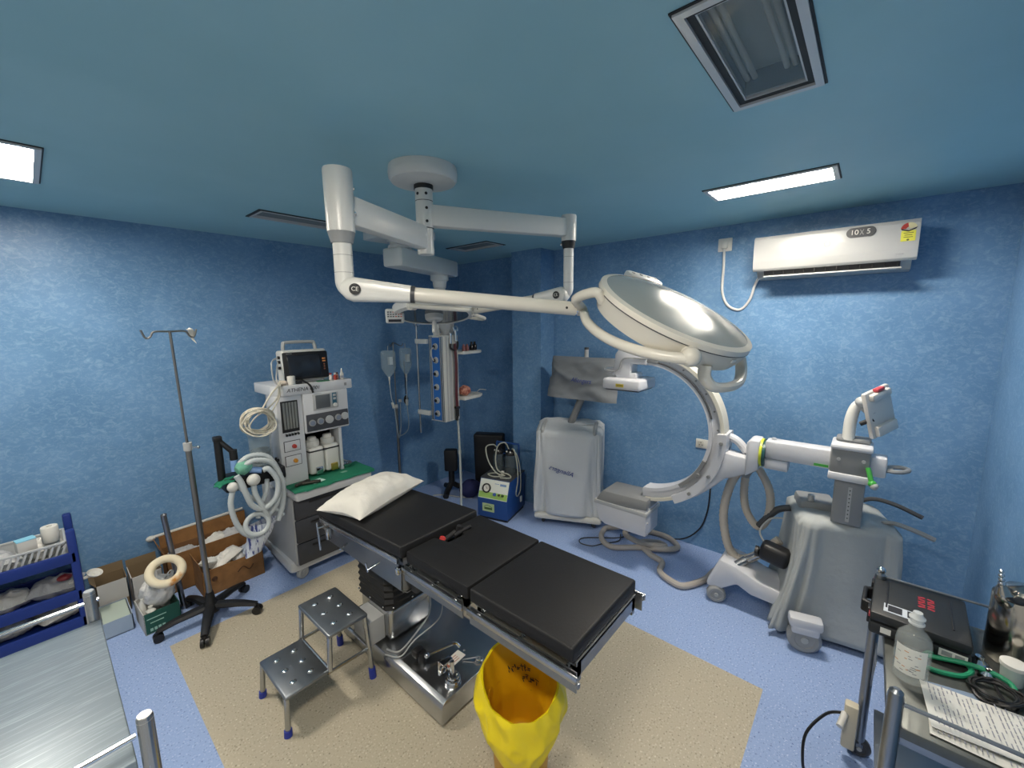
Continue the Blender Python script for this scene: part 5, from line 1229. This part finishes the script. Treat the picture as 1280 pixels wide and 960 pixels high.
t = carton('cardboard_box', 'open brown cardboard box of packets in front, behind the drip stand base', (.62, 3.57, 0), (1.03, 3.80, .20), brown, rz=rad(1), flaps=(('left', .08, 10),))
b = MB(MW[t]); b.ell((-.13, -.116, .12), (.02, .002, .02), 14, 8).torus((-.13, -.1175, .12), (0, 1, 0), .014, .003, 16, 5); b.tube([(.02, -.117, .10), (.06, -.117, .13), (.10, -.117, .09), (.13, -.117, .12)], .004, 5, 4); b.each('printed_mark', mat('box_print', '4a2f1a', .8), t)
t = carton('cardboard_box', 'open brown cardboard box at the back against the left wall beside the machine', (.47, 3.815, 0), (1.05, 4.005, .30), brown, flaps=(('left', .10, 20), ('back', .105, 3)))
b = MB(); b.tube([(.43, 4.015, .405), (.70, 4.018, .41), (1.04, 4.02, .42)], .012, 8, 3); b.ell((.425, 4.012, .40), (.03, .02, .022), 12, 8)
solo('white_tube_pack', b, WHITE2, 'long white edge standing behind the back cardboard box on the wall', 'tube', (.7, 4.02, .30))
PLAS = mat('crumpled_clear_plastic', 'c2c4c6', .25, inp={'Alpha': .8}, bump=(60, .8, .01))
def packet(c, L, Wd, h, rz, tilt, label, m=None, seed=0, cat='packet', name='plastic_packet', grp=None):
    M = Matrix.Translation(c) @ Matrix.Rotation(rz, 4, 'Z') @ Matrix.Rotation(tilt, 4, 'Y'); b = MB(M)
    def f(s):
        def g(u, v):
            x, y = u*2-1, v*2-1; k = max(0, (1-x**4)*(1-y**4))
            n = mnoise.noise(V((x*3+seed, y*3, s*2.))); n2 = mnoise.noise(V((x*7+seed, y*7, s)))
            return (x*L/2*(1+.05*n2), y*Wd/2*(1+.08*n), s*h/2*k*(1+.6*n)+.006*n2)
        return g
    b.grid(f(1), 22, 14); b.grid(f(-1), 22, 14); return solo(name, b, m or PLAS, label, cat, c, grp, 60)
WPL = mat('white_plastic_film', 'd2d1cb', .4, bump=(40, .7, .01))
packet((.80, 3.68, .20), .22, .14, .07, .25, -.35, 'white packet standing out of the front cardboard box', WPL, 1)
packet((.93, 3.69, .19), .20, .13, .06, .3, -.2, 'clear packet at the right in the front cardboard box', None, 4)
packet((.70, 3.69, .20), .12, .12, .07, 1.1, .5, 'crumpled white wrapper at the left in the front cardboard box', WPL, 7)
packet((.97, 3.67, .235), .16, .08, .04, .4, -.5, 'bluish packet leaning at the right end of the front cardboard box', mat('bluish_film', 'b3bfd0', .35, bump=(40, .7, .01)), 9)
packet((.78, 3.91, .27), .20, .12, .06, .3, -.25, 'white packet lying in the back cardboard box', WPL, 11)
packet((.92, 3.91, .28), .18, .12, .07, -.2, -.1, 'clear packet at the right in the back cardboard box', None, 13)
packet((.60, 3.91, .26), .18, .12, .06, .4, .2, 'clear crumpled packet at the left in the back cardboard box', None, 15)
# dark green carton with bottles and a bag
gc = {'all': WCARD, 'front': GCARD, 'flap': GCARD, 'right': GCARD}
t = carton('cardboard_box', 'dark green and white carton standing open on the blue floor', (.262, 3.41, 0), (.452, 3.66, .145), gc, rz=rad(3))
M = MW[t]; b = MB(M)
for k in range(4): b.box((-.062+.021*k, -.1255, .028), (.015, .001, .02))
for z, w_ in ((.105, .10), (.075, .07)): b.box((-.03, -.1255, z), (w_, .001, .006))
b.each('printed_mark', mat('pale_green_print', '9ec4b4', .7), t)
def bagf(u, v):
    a = 2*pi*u; n = mnoise.noise(V((cos(a)*2, sin(a)*2, v*4))); n2 = mnoise.noise(V((cos(a)*5, sin(a)*5, v*8)))
    r = (.085*sin(min(1, v*1.15)*pi)**.6+.01)*(1+.22*n+.12*n2)
    return (.375+r*cos(a), 3.54+r*sin(a)*1.0, .10+.25*v+.02*n)
b = MB().grid(bagf, 40, 24, .001); b.tube([(.41, 3.50, .30), (.44, 3.48, .35), (.455, 3.50, .33), (.445, 3.53, .28)], .01, 6, 4, flat=(1, .3))
solo('carrier_bag', b, mat('white_carrier_bag', 'cfcfcc', .4, bump=(40, .8, .01)), 'white plastic carrier bag stuffed in the dark green carton', 'bag', (.375, 3.54, .10), angle=80)
b = MB(); b.tube([(.415+.085*cos(2*pi*k/16), 3.44+.055*sin(2*pi*k/16), .375+.062*sin(2*pi*k/16)) for k in range(16)], .026, 14, 3, closed=True)
solo('head_ring', b, mat('cream_foam_ring', 'ddd3b8', .7, var=(7, 'b87a2c', .56, .66)), 'cream ring-shaped head cushion with orange stains on the green carton', 'ring cushion', (.415, 3.44, .30))
for k, (x, y, r, h, lb) in enumerate([(.315, 3.455, .026, .13, 'small white bottle at the front left corner inside the green carton'), (.285, 3.52, .02, .17, 'upright white tube at the left edge inside the green carton')]):
    lathe_solo('bottle', [(0, 0), (r, 0), (r, h), (r*.5, h+.015), (r*.5, h+.03), (0, h+.03)], (x, y, .006), WHITE2, lb, 'bottle')
b = MB(); b.cyl((.50, 3.56, .0), (.455, 3.53, .73), .0165); b.torus((.455, 3.52, .735), (-.06, -.05, 1), .012, .006, 16, 6); b.cyl((.50, 3.56, .0), (.498, 3.558, .03), .022)
solo('steel_pole', b, mat('dull_pole_steel', '8c8c90', .3, 1.), 'short steel pole leaning beside the ring cushion and the front cardboard box', 'pole', (.50, 3.56, 0))
# paler cartons along the wall
k2 = {'all': KRAFT, 'front': WCARD, 'left': WCARD}
carton('cardboard_box', 'white-printed open carton against the left wall, second from the blue trolley', (.27, 3.80, 0), (.44, 4.02, .24), k2, flaps=(('back', .05, 5),))
t = carton('cardboard_box', 'kraft carton with a white printed front, nearest the blue trolley', (.095, 3.84, 0), (.255, 4.02, .245), {'all': KRAFT, 'front': WCARD}, flaps=(('back', .06, 5), ('left', .05, 30)))
b = MB(MW[t]); b.bb((-.075, -.0925, .02), (.075, -.0905, .10)); b.build('kraft_label', KRAFT, t)
t = carton('plastic_tray', 'low pale greenish tray on the floor in front of the cartons', (.085, 3.56, 0), (.235, 3.82, .11), mat('pale_tray', '98a8b8', .5), flaps=())
b = MB().bb((.095, 3.57, .10), (.225, 3.81, .106)); solo('paper_sheet', b, mat('pale_green_sheet', 'b4c2b6', .8), 'pale sheet of paper lying in the low greenish tray', 'paper', (.16, 3.69, .10))

# ------------------------------------------------------------------ blue trolley against the left wall
BT = mat('blue_trolley_plastic', '162f78', .4)
t = thing('blue_trolley', 'dark blue three-shelf plastic trolley against the left wall', 'trolley', (-.38, 3.79, 0))
xa, xb, ya, yb = -.84, .045, 3.60, 3.985
for z in (.57, .32, .14):
    b = MB(); b.bb((xa+.02, ya+.015, z-.005), (xb-.02, yb-.015, z+.01)); b.bb((xa+.01, ya, z-.01), (xb-.01, ya+.02, z+.06), .006).bb((xa+.01, yb-.02, z-.01), (xb-.01, yb, z+.06), .006).bb((xb-.025, ya+.01, z-.01), (xb-.005, yb-.01, z+.06), .006).bb((xa+.005, ya+.01, z-.01), (xa+.025, yb-.01, z+.06), .006)
    b.build('shelf', BT, t)
for x in (xa+.02, xb-.02):
    for y in (ya+.025, yb-.025):
        MB().box((x, y, .42), (.042, .05, .70), .012).build('post', BT, t)
        o = wheel((x, y, .035), (1, 0, 0), .035, .025, t, 'castor', DGREY)
TRAY = mat('pale_grey_tray', 'b4b8ba', .4)
t = thing('wire_basket', 'pale slotted basket on the top shelf of the blue trolley', 'basket', (-.20, 3.76, .58))
b = MB(); bx0, bx1, by0, by1 = -.44, .005, 3.635, 3.90
b.bb((bx0, by0, .582), (bx1, by1, .59)).bb((bx0, by0, .685), (bx1, by0+.012, .70), .004).bb((bx0, by1-.012, .685), (bx1, by1, .70), .004).bb((bx0, by0, .685), (bx0+.012, by1, .70), .004).bb((bx1-.012, by0, .685), (bx1, by1, .70), .004)
b.build('frame', TRAY, t)
b = MB()
for k in range(16):
    x = bx0+.02+k*.027; b.box((x, by0+.006, .637), (.010, .006, .10), 0, (0, .35, 0))
for k in range(10):
    y = by0+.02+k*.025; b.box((bx1-.006, y, .637), (.006, .010, .10))
b.bb((bx0, by1-.008, .59), (bx1, by1-.004, .69)); b.bb((bx0+.002, by0, .59), (bx0+.006, by1, .69))
b.build('slotted_sides', TRAY, t)
packet((-.30, 3.76, .64), .20, .16, .09, .1, 0, 'clear packet on the left in the slotted basket', None, 21)
packet((-.10, 3.78, .65), .18, .14, .10, .3, 0, 'white packet on the right in the slotted basket', WPL, 23)
b = MB().box((-.155, 3.68, .735), (.075, .06, .085), .002, (0, 0, rad(12))); 
t = thing('small_carton', 'small carton with a light blue top in the basket on the blue trolley', 'box', (-.155, 3.68, .692))
MB().box((-.155, 3.68, .725), (.078, .062, .07), .002, (0, 0, rad(12))).build('sides', WCARD, t); MB().box((-.155, 3.68, .7625), (.079, .063, .006), .001, (0, 0, rad(12))).build('lid', mat('light_blue_card', '86c4dc', .6), t)
lathe_solo('paper_roll', [(.012, 0), (.036, 0), (.038, .004), (.038, .092), (.036, .096), (.014, .096), (.013, .09), (.013, .004), (.012, 0)], (-.055, 3.71, .70), PAPER, 'white paper roll standing in the basket on the blue trolley', 'roll')
for k, (x, y, z, L, Wd, h, rz, lb, m) in enumerate([(-.30, 3.78, .375, .26, .20, .09, .2, 'white plastic bundle on the middle shelf, further left', WPL), (-.07, 3.77, .38, .24, .18, .10, -.2, 'clear bundle on the middle shelf of the blue trolley near its post', None), (-.30, 3.79, .20, .24, .18, .09, .1, 'clear crumpled bundle on the bottom shelf, further left', None), (-.08, 3.78, .20, .22, .18, .08, .4, 'whitish bundle on the bottom shelf of the blue trolley near its post', WPL)]):
    packet((x, y, z), L, Wd, h, rz, 0, lb, m, 31+k)
b = MB(); b.lathe([(0, 0), (.03, .006), (.04, .02), (.037, .02), (.027, .010), (0, .006)], (.095, 3.70, .40), (.3, -.3, .9), 24); b.tube([(-.02, 3.69, .40), (.05, 3.70, .40), (.10, 3.70, .405)], .010, 6)
solo('kidney_dish', b, WHITE2, 'white dish poking out past the post of the blue trolley', 'dish', (.05, 3.70, .39))
b = MB().grid(lambda u, v: (-.03+.035*cos(2*pi*u)*sin(pi*v), 3.68+.03*sin(2*pi*u)*sin(pi*v), .455-.02*cos(pi*v)*(1+.3*mnoise.noise(V((u*5, v*5, 3))))), 16, 10)
solo('red_packet', b, mat('red_film', '7c2a2c', .4), 'small dark red packet on the bundle on the middle shelf', 'packet', (-.03, 3.68, .435), angle=60)

# ------------------------------------------------------------------ steel trolley at the left
SCR = mat('scratched_steel_top', '7c8890', .4, .25, var=(30, '95a1aa', .5, .68, (.25, 7, 1)), rvar=(30, .36, .46, (.3, 8, 1)))
t = thing('steel_trolley', 'stainless steel trolley with a scratched top at the lower left of the picture', 'trolley', (-.38, 1.80, 0))
MB().bb((-.80, 1.39, .815), (.055, 2.225, .85), .006).build('top', SCR, t)
MB().bb((-.80, 1.42, .25), (.03, 2.20, .28), .006).build('lower_shelf', SCR, t)
for x, y in ((.036, 2.245), (.082, 1.385), (-.79, 2.245), (-.79, 1.385)):
    p = MB().lathe([(0, .06), (.0185, .06), (.0185, .965), (.016, .97), (0, .97)], (x, y, 0), seg=22).build('post', STEEL, t)
    MB().cyl((x, y, .958), (x, y, .972), .0187, .015, 22).build('cap', mat('brushed_cap', 'd8d6d0', .35, .8), p)
    wheel((x, y, .05), (1, .2, 0), .05, .03, t, 'castor', DGREY)
b = MB()
for y in (2.245, 1.385):
    b.cyl((-.79, y, .925), (.06, y, .925), .0075, seg=12)
b.each('rail', CHROME, t)

# ------------------------------------------------------------------ steel trolley at the right with equipment
t = thing('steel_trolley', 'steel trolley with posts and rails at the lower right, carrying the kettle and black case', 'trolley', (1.93, -.35, 0))
TOPM = mat('dark_worn_steel_top', '5f625f', .4, .7, rvar=(20, .3, .55, (1, 4, 1)))
MB().bb((1.545, -.585, .765), (2.28, -.14, .80), .005).build('top', TOPM, t)
MB().bb((1.565, -.58, .25), (2.27, -.16, .27), .004).build('lower_shelf', STEELD, t)
for x, y in ((1.552, -.152), (2.275, -.125)):
    p = MB().lathe([(0, .05), (.0195, .05), (.0195, .89), (.017, .905), (.008, .914), (0, .914)], (x, y, 0), seg=22).build('post', STEELD, t)
    wheel((x, y, .045), (1, .2, 0), .045, .03, t, 'castor', DGREY)
b = MB(); b.ell((2.275, -.125, .925), .016, 14, 10).cyl((2.275, -.125, .90), (2.275, -.125, .93), .010); b.build('post_finial', CHROME, t)
b = MB(); b.cyl((1.552, -.152, .872), (1.552, -.585, .872), .006, seg=10); b.cyl((2.275, -.125, .90), (2.275, -.585, .90), .005, seg=10); b.each('rail', STEELD, t)
MB().bb((1.555, -.5, .735), (1.57, -.17, .766), .004).build('edge_brace', STEELD, t)
MB().prism([(0, 0), (.13, .0), (.0, .22)], .004, frame((2.255, -.14, .60), (-1, 0, 0), (0, 1, 0)) @ Matrix.Diagonal((1, -1, 1, 1))).build('corner_gusset', STEELD, t)
# black power tool case
TC = mat('black_tool_case', '1d2022', .5, bump=(120, .25, .002))
Mk = Matrix.Translation((2.135, -.235, .801)) @ Matrix.Rotation(rad(-3), 4, 'Z')
t = thing('tool_case', 'flat black tool case with a red mark on the right-hand trolley', 'case', (2.135, -.235, .801))
MB(Mk).bb((-.165, -.135, 0), (.165, .135, .05), .012).build('lower_shell', TC, t)
lid = MB(Mk).bb((-.165, -.135, .052), (.165, .135, .09), .012).build('lid', TC, t)
MB(Mk).bb((-.15, -.12, .045), (.15, .12, .056)).build('seal', BLACK, t)
b = MB(Mk); b.prism([(-.075, .13), (-.06, .165), (.06, .165), (.075, .13), (.05, .13), (.045, .15), (-.045, .15), (-.05, .13)], .05, Matrix.Translation((0, 0, .02)), .006); b.build('carrying_handle', BLACK, t)
b = MB(Mk); b.bb((-.13, .13, .02), (-.09, .142, .08), .003).bb((.09, .13, .02), (.13, .142, .08), .003); b.each('latch', BLACK, t)
b = MB(Mk)
for x in (-.145, .145): b.bb((x-.014, .128, .062), (x+.014, .1375, .075), .002)
b.each('red_trim', mat('red_trim', '8e2a30', .5), t)
b = MB(Mk)
for y in (-.09, .09): b.bb((-.10, y-.003, .0895), (.12, y+.003, .0925), .001)
b.each('lid_groove', BLACK, lid)
b = MB(Mk)
for k in range(5):
    for q in (0, 1): b.box((-.005+.018*k, -.035+.026*q, .0905), (.010, .020, .001), 0, (0, 0, .35 if (k+q) % 2 else -.3))
b.each('red_mark', mat('red_lettering', 'a02c38', .5), lid)
b = MB(Mk); b.box((-.10, .055, .0905), (.06, .085, .001)); st = b.build('lid_sticker', mat('sticker_white', 'c6ccd2', .5), lid)
b = MB(Mk); b.box((-.10, .065, .0915), (.045, .04, .0006)); b.box((-.10, .025, .0915), (.045, .012, .0006)); b.each('sticker_print', INK, lid)
b = MB(Mk); b.bb((-.1665, -.125, .018), (-.1645, -.055, .045)); b.build('side_label', PAPER, t)
b = MB(Mk); b.bb((-.1672, -.118, .024), (-.1664, -.095, .04)).bb((-.1672, -.088, .024), (-.1664, -.062, .04)); b.each('label_print', GREYP, t)
b = MB(Mk); b.bb((-.1665, .07, .018), (-.1645, .10, .04)); b.build('small_label', PAPER, t)
# clear bottle
p = (1.80, -.20, .8)
t = thing('saline_bottle', 'clear plastic bottle with a white label at the corner of the right-hand trolley', 'bottle', p)
b = MB(); b.lathe([(0, .801), (.040, .801), (.045, .808), (.046, .93), (.042, .955), (.026, .975), (.018, .985), (.017, 1.0), (0, 1.0)], (p[0], p[1], 0), seg=36); b.build('bottle_body', glass('clear_bottle', 'dfe5e2', .05, .2, .8), t, 50)
b = MB(); b.lathe([(0, .806), (.041, .806), (.043, .82), (.043, .885), (0, .885)], (p[0], p[1], 0), seg=32); b.build('fluid', glass('bottle_fluid', 'a8b2a8', .05, .12), t)
b = MB(); b.lathe([(0, 1.0), (.021, 1.0), (.021, 1.004), (.017, 1.007), (.017, 1.016), (.021, 1.019), (.021, 1.023), (.014, 1.03), (.012, 1.04), (0, 1.04)], (p[0], p[1], 0), seg=26); b.build('cap', glass('clear_cap', 'd4d8d6', .2, .8), t)
b = MB(); vs = []; n = 14
for k in range(n+1):
    a = rad(118+105*k/n)
    for z in (.835, .93): vs.append((p[0]+.0468*cos(a), p[1]+.0468*sin(a), z))
b.raw(vs, [[2*k, 2*k+2, 2*k+3, 2*k+1] for k in range(n)]); lb = b.build('paper_label', mat('label_paper', 'd9dad2', .6), t)
rs = random.Random(6); b = MB()
for k in range(22):
    a = rad(rs.uniform(125, 215)); z = rs.uniform(.845, .92); b.M = frame((p[0]+.0472*cos(a), p[1]+.0472*sin(a), z), (-sin(a), cos(a), 0), (cos(a), sin(a), 0)); b.m = k % 3 == 0
    b.box((0, 0, 0), (rs.uniform(.004, .012), .0025, .0006)); b.M = Matrix()
b.build('label_print', [GREYP, mat('orange_print', 'c08a5a', .6)], lb)
# papers
def sheet(c, w_, l_, rz, label, z, m, seed, ink=True):
    t = thing('paper_sheet', label, 'paper', (c[0], c[1], z), rz); M = MW[t]; b = MB(M)
    b.grid(lambda u, v: ((u-.5)*w_, (v-.5)*l_, .002+.004*max(0, mnoise.noise(V((u*2+seed, v*2, 0))))), 14, 18, .0008); b.build('sheet', m, t, 60)
    if ink:
        b = MB(M); rs = random.Random(seed)
        for k in range(26):
            y = -l_*.44+l_*.88*k/25; x0 = -w_*.42; 
            while x0 < w_*.40:
                ww = rs.uniform(.008, .03)
                if rs.random() < .78: b.box((x0+ww/2, y, .0085), (ww*.85, .0028, .0004))
                x0 += ww+.004
        b.build('printed_text', mat('print_grey', '8d8f98', .7), t)
sheet((1.70, -.38), .20, .30, rad(4), 'folded printed paper sheet on top at the front of the right-hand trolley', .812, PAPER, 3)
sheet((1.635, -.385), .14, .30, rad(-2), 'printed paper sheet lying lower along the front edge of the right-hand trolley', .803, mat('grey_white_paper', 'c9c8c0', .8), 5)
b = MB().box((1.80, -.30, .8025), (.05, .13, .002), .0005, (0, 0, .25)); solo('blister_pack', b, glass('pale_blue_film', '9db0c8', .2, .7), 'small pale blue film packet beyond the printed papers', 'packet', (1.80, -.30, .801))
# cords, cup, steel jug
GC = mat('green_cord', '1f8a62', .5)
b = MB(); b.tube([(1.93, -.18, .808), (1.88, -.24, .808), (1.90, -.33, .81), (1.96, -.36, .815), (1.99, -.30, .82), (1.95, -.25, .81), (1.955, -.36, .83), (1.94, -.44, .825), (1.88, -.46, .81), (1.86, -.52, .81)], .008, 8)
solo('rubber_tube', b, GC, 'green tube lying in a loop between the bottle and the steel jug', 'cord', (1.93, -.33, .8))
rs = random.Random(12); b = MB(); pts = []
for k in range(26):
    a = k*1.25; r = .045+.02*rs.random(); pts.append((1.865+r*cos(a)*1.1, -.40+r*sin(a), .806+.028*rs.random()))
pts += [(1.80, -.44, .806), (1.76, -.52, .806), (1.72, -.57, .806)]
b.tube(pts, .0045, 6, 5)
solo('black_cable_tangle', b, BLACK, 'tangled thin black cable on the right-hand trolley behind the papers', 'cable', (1.865, -.40, .8))
b = MB(); b.box((1.78, -.50, .815), (.03, .05, .02), .005, (0, 0, .4)); solo('white_plug', b, PAPER, 'small white plug among the black cables', 'plug', (1.78, -.50, .804))
p = (1.985, -.455, .8)
t = thing('specimen_cup', 'small cloudy plastic cup with a white lid in front of the steel jug', 'cup', p)
MB().lathe([(0, .001), (.026, .001), (.030, .06), (0, .06)], p, seg=24).build('cup_body', glass('cloudy_plastic', 'b9c6c0', .35, .8), t)
MB().lathe([(0, .06), (.033, .06), (.033, .072), (.026, .074), (0, .072)], p, seg=24).build('lid', PAPER, t)
for k, (x, y, r, lb) in enumerate([(1.955, -.395, .020, 'shiny steel weight nearer the green cord'), (2.01, -.385, .024, 'shiny steel weight nearer the steel jug')]):
    lathe_solo('steel_weight', [(0, 0), (r, 0), (r, .018), (r*.5, .03), (r*.5, .04), (0, .042)], (x, y, .801), CHROME, lb, 'weight')
p = (2.13, -.487, .8)
t = thing('steel_jug', 'tall polished steel jug with a curved spout at the right edge of the picture', 'jug', p)
PST = mat('polished_warm_steel', 'b9b4ac', .16, 1.)
b = MB(); b.lathe([(0, .001), (.075, .001), (.078, .006), (.078, .235), (.070, .250), (.060, .255), (.058, .25), (0, .245)], p, seg=44); b.build('body', PST, t)
b = MB(); b.lathe([(0, .255), (.058, .255), (.05, .272), (.02, .285), (0, .287)], p, seg=32); b.build('lid', PST, t)
sd = V((-.65, .76, 0)); pp_ = V(p)
b = MB(); b.tube([pp_+sd*.055+V((0, 0, .225)), pp_+sd*.078+V((0, 0, .25)), pp_+sd*.088+V((0, 0, .275)), pp_+sd*.094+V((0, 0, .295))], [.03, .026, .016, .008], 14, 4); b.build('spout', PST, t)
b = MB(); b.ell(pp_+V((-.045, .02, .248)), (.055, .03, .012), 18, 8, (0, .1, rad(-40))); b.build('dark_lip', BLACK, t)
b = MB()
for d_, z_, r_ in ((.094, .297, .010), (.097, .312, .0085), (.100, .328, .008), (.102, .342, .0065)): b.ell(pp_+sd*d_+V((0, 0, z_)), r_, 12, 8)
b.build('beaded_tip', CHROME, t)
b = MB(); b.tube([(p[0]+.035, p[1]-.05, p[2]+.26), (p[0]+.03, p[1]-.055, p[2]+.31), (p[0]+.0, p[1]-.03, p[2]+.315), (p[0]-.01, p[1]-.0, p[2]+.285)], .009, 8, 5); b.build('lid_grip', BLACK, t)
# things by the trolley's foot
t = thing('extension_lead', 'pale multi-way socket strip tied to the trolley post near the floor', 'extension lead', (2.23, -.12, .1))
MB().box((2.225, -.085, .17), (.045, .05, .22), .008).build('strip', mat('cream_plastic', 'c4bca6', .5), t)
b = MB(); b.tube([(2.22, -.06, .22), (2.14, .0, .24), (2.02, .06, .20), (1.97, .06, .10), (1.98, .04, .02)], .006, 7); b.build('cord', BLACK, t)
b = MB(); b.cyl((2.21, -.065, .23), (2.15, -.05, .20), .014); b.build('plug', WHITE2, t)

# ------------------------------------------------------------------ phrases shared by things of one kind
for nm, phrase in {'ceiling_light': 'recessed ceiling lights', 'ceiling_vent': 'ceiling vents', 'wall_socket': 'sockets on the right wall', 'dust_cover': 'dust covers on the x-ray equipment',
                   'cardboard_box': 'cardboard boxes along the left wall', 'plastic_packet': 'plastic packets in the boxes and on the blue trolley', 'drip_stand': 'drip stands',
                   'steel_trolley': 'steel trolleys', 'steel_weight': 'steel weights on the right-hand trolley', 'laryngoscope_handle': 'metal handles on the green cloth',
                   'paper_slip': 'paper slips on the green cloth', 'paper_sheet': 'paper sheets'}.items():
    for o in SC.objects:
        if o.parent is None and o.name.split('.')[0] == nm and 'group' not in o: o['group'] = phrase
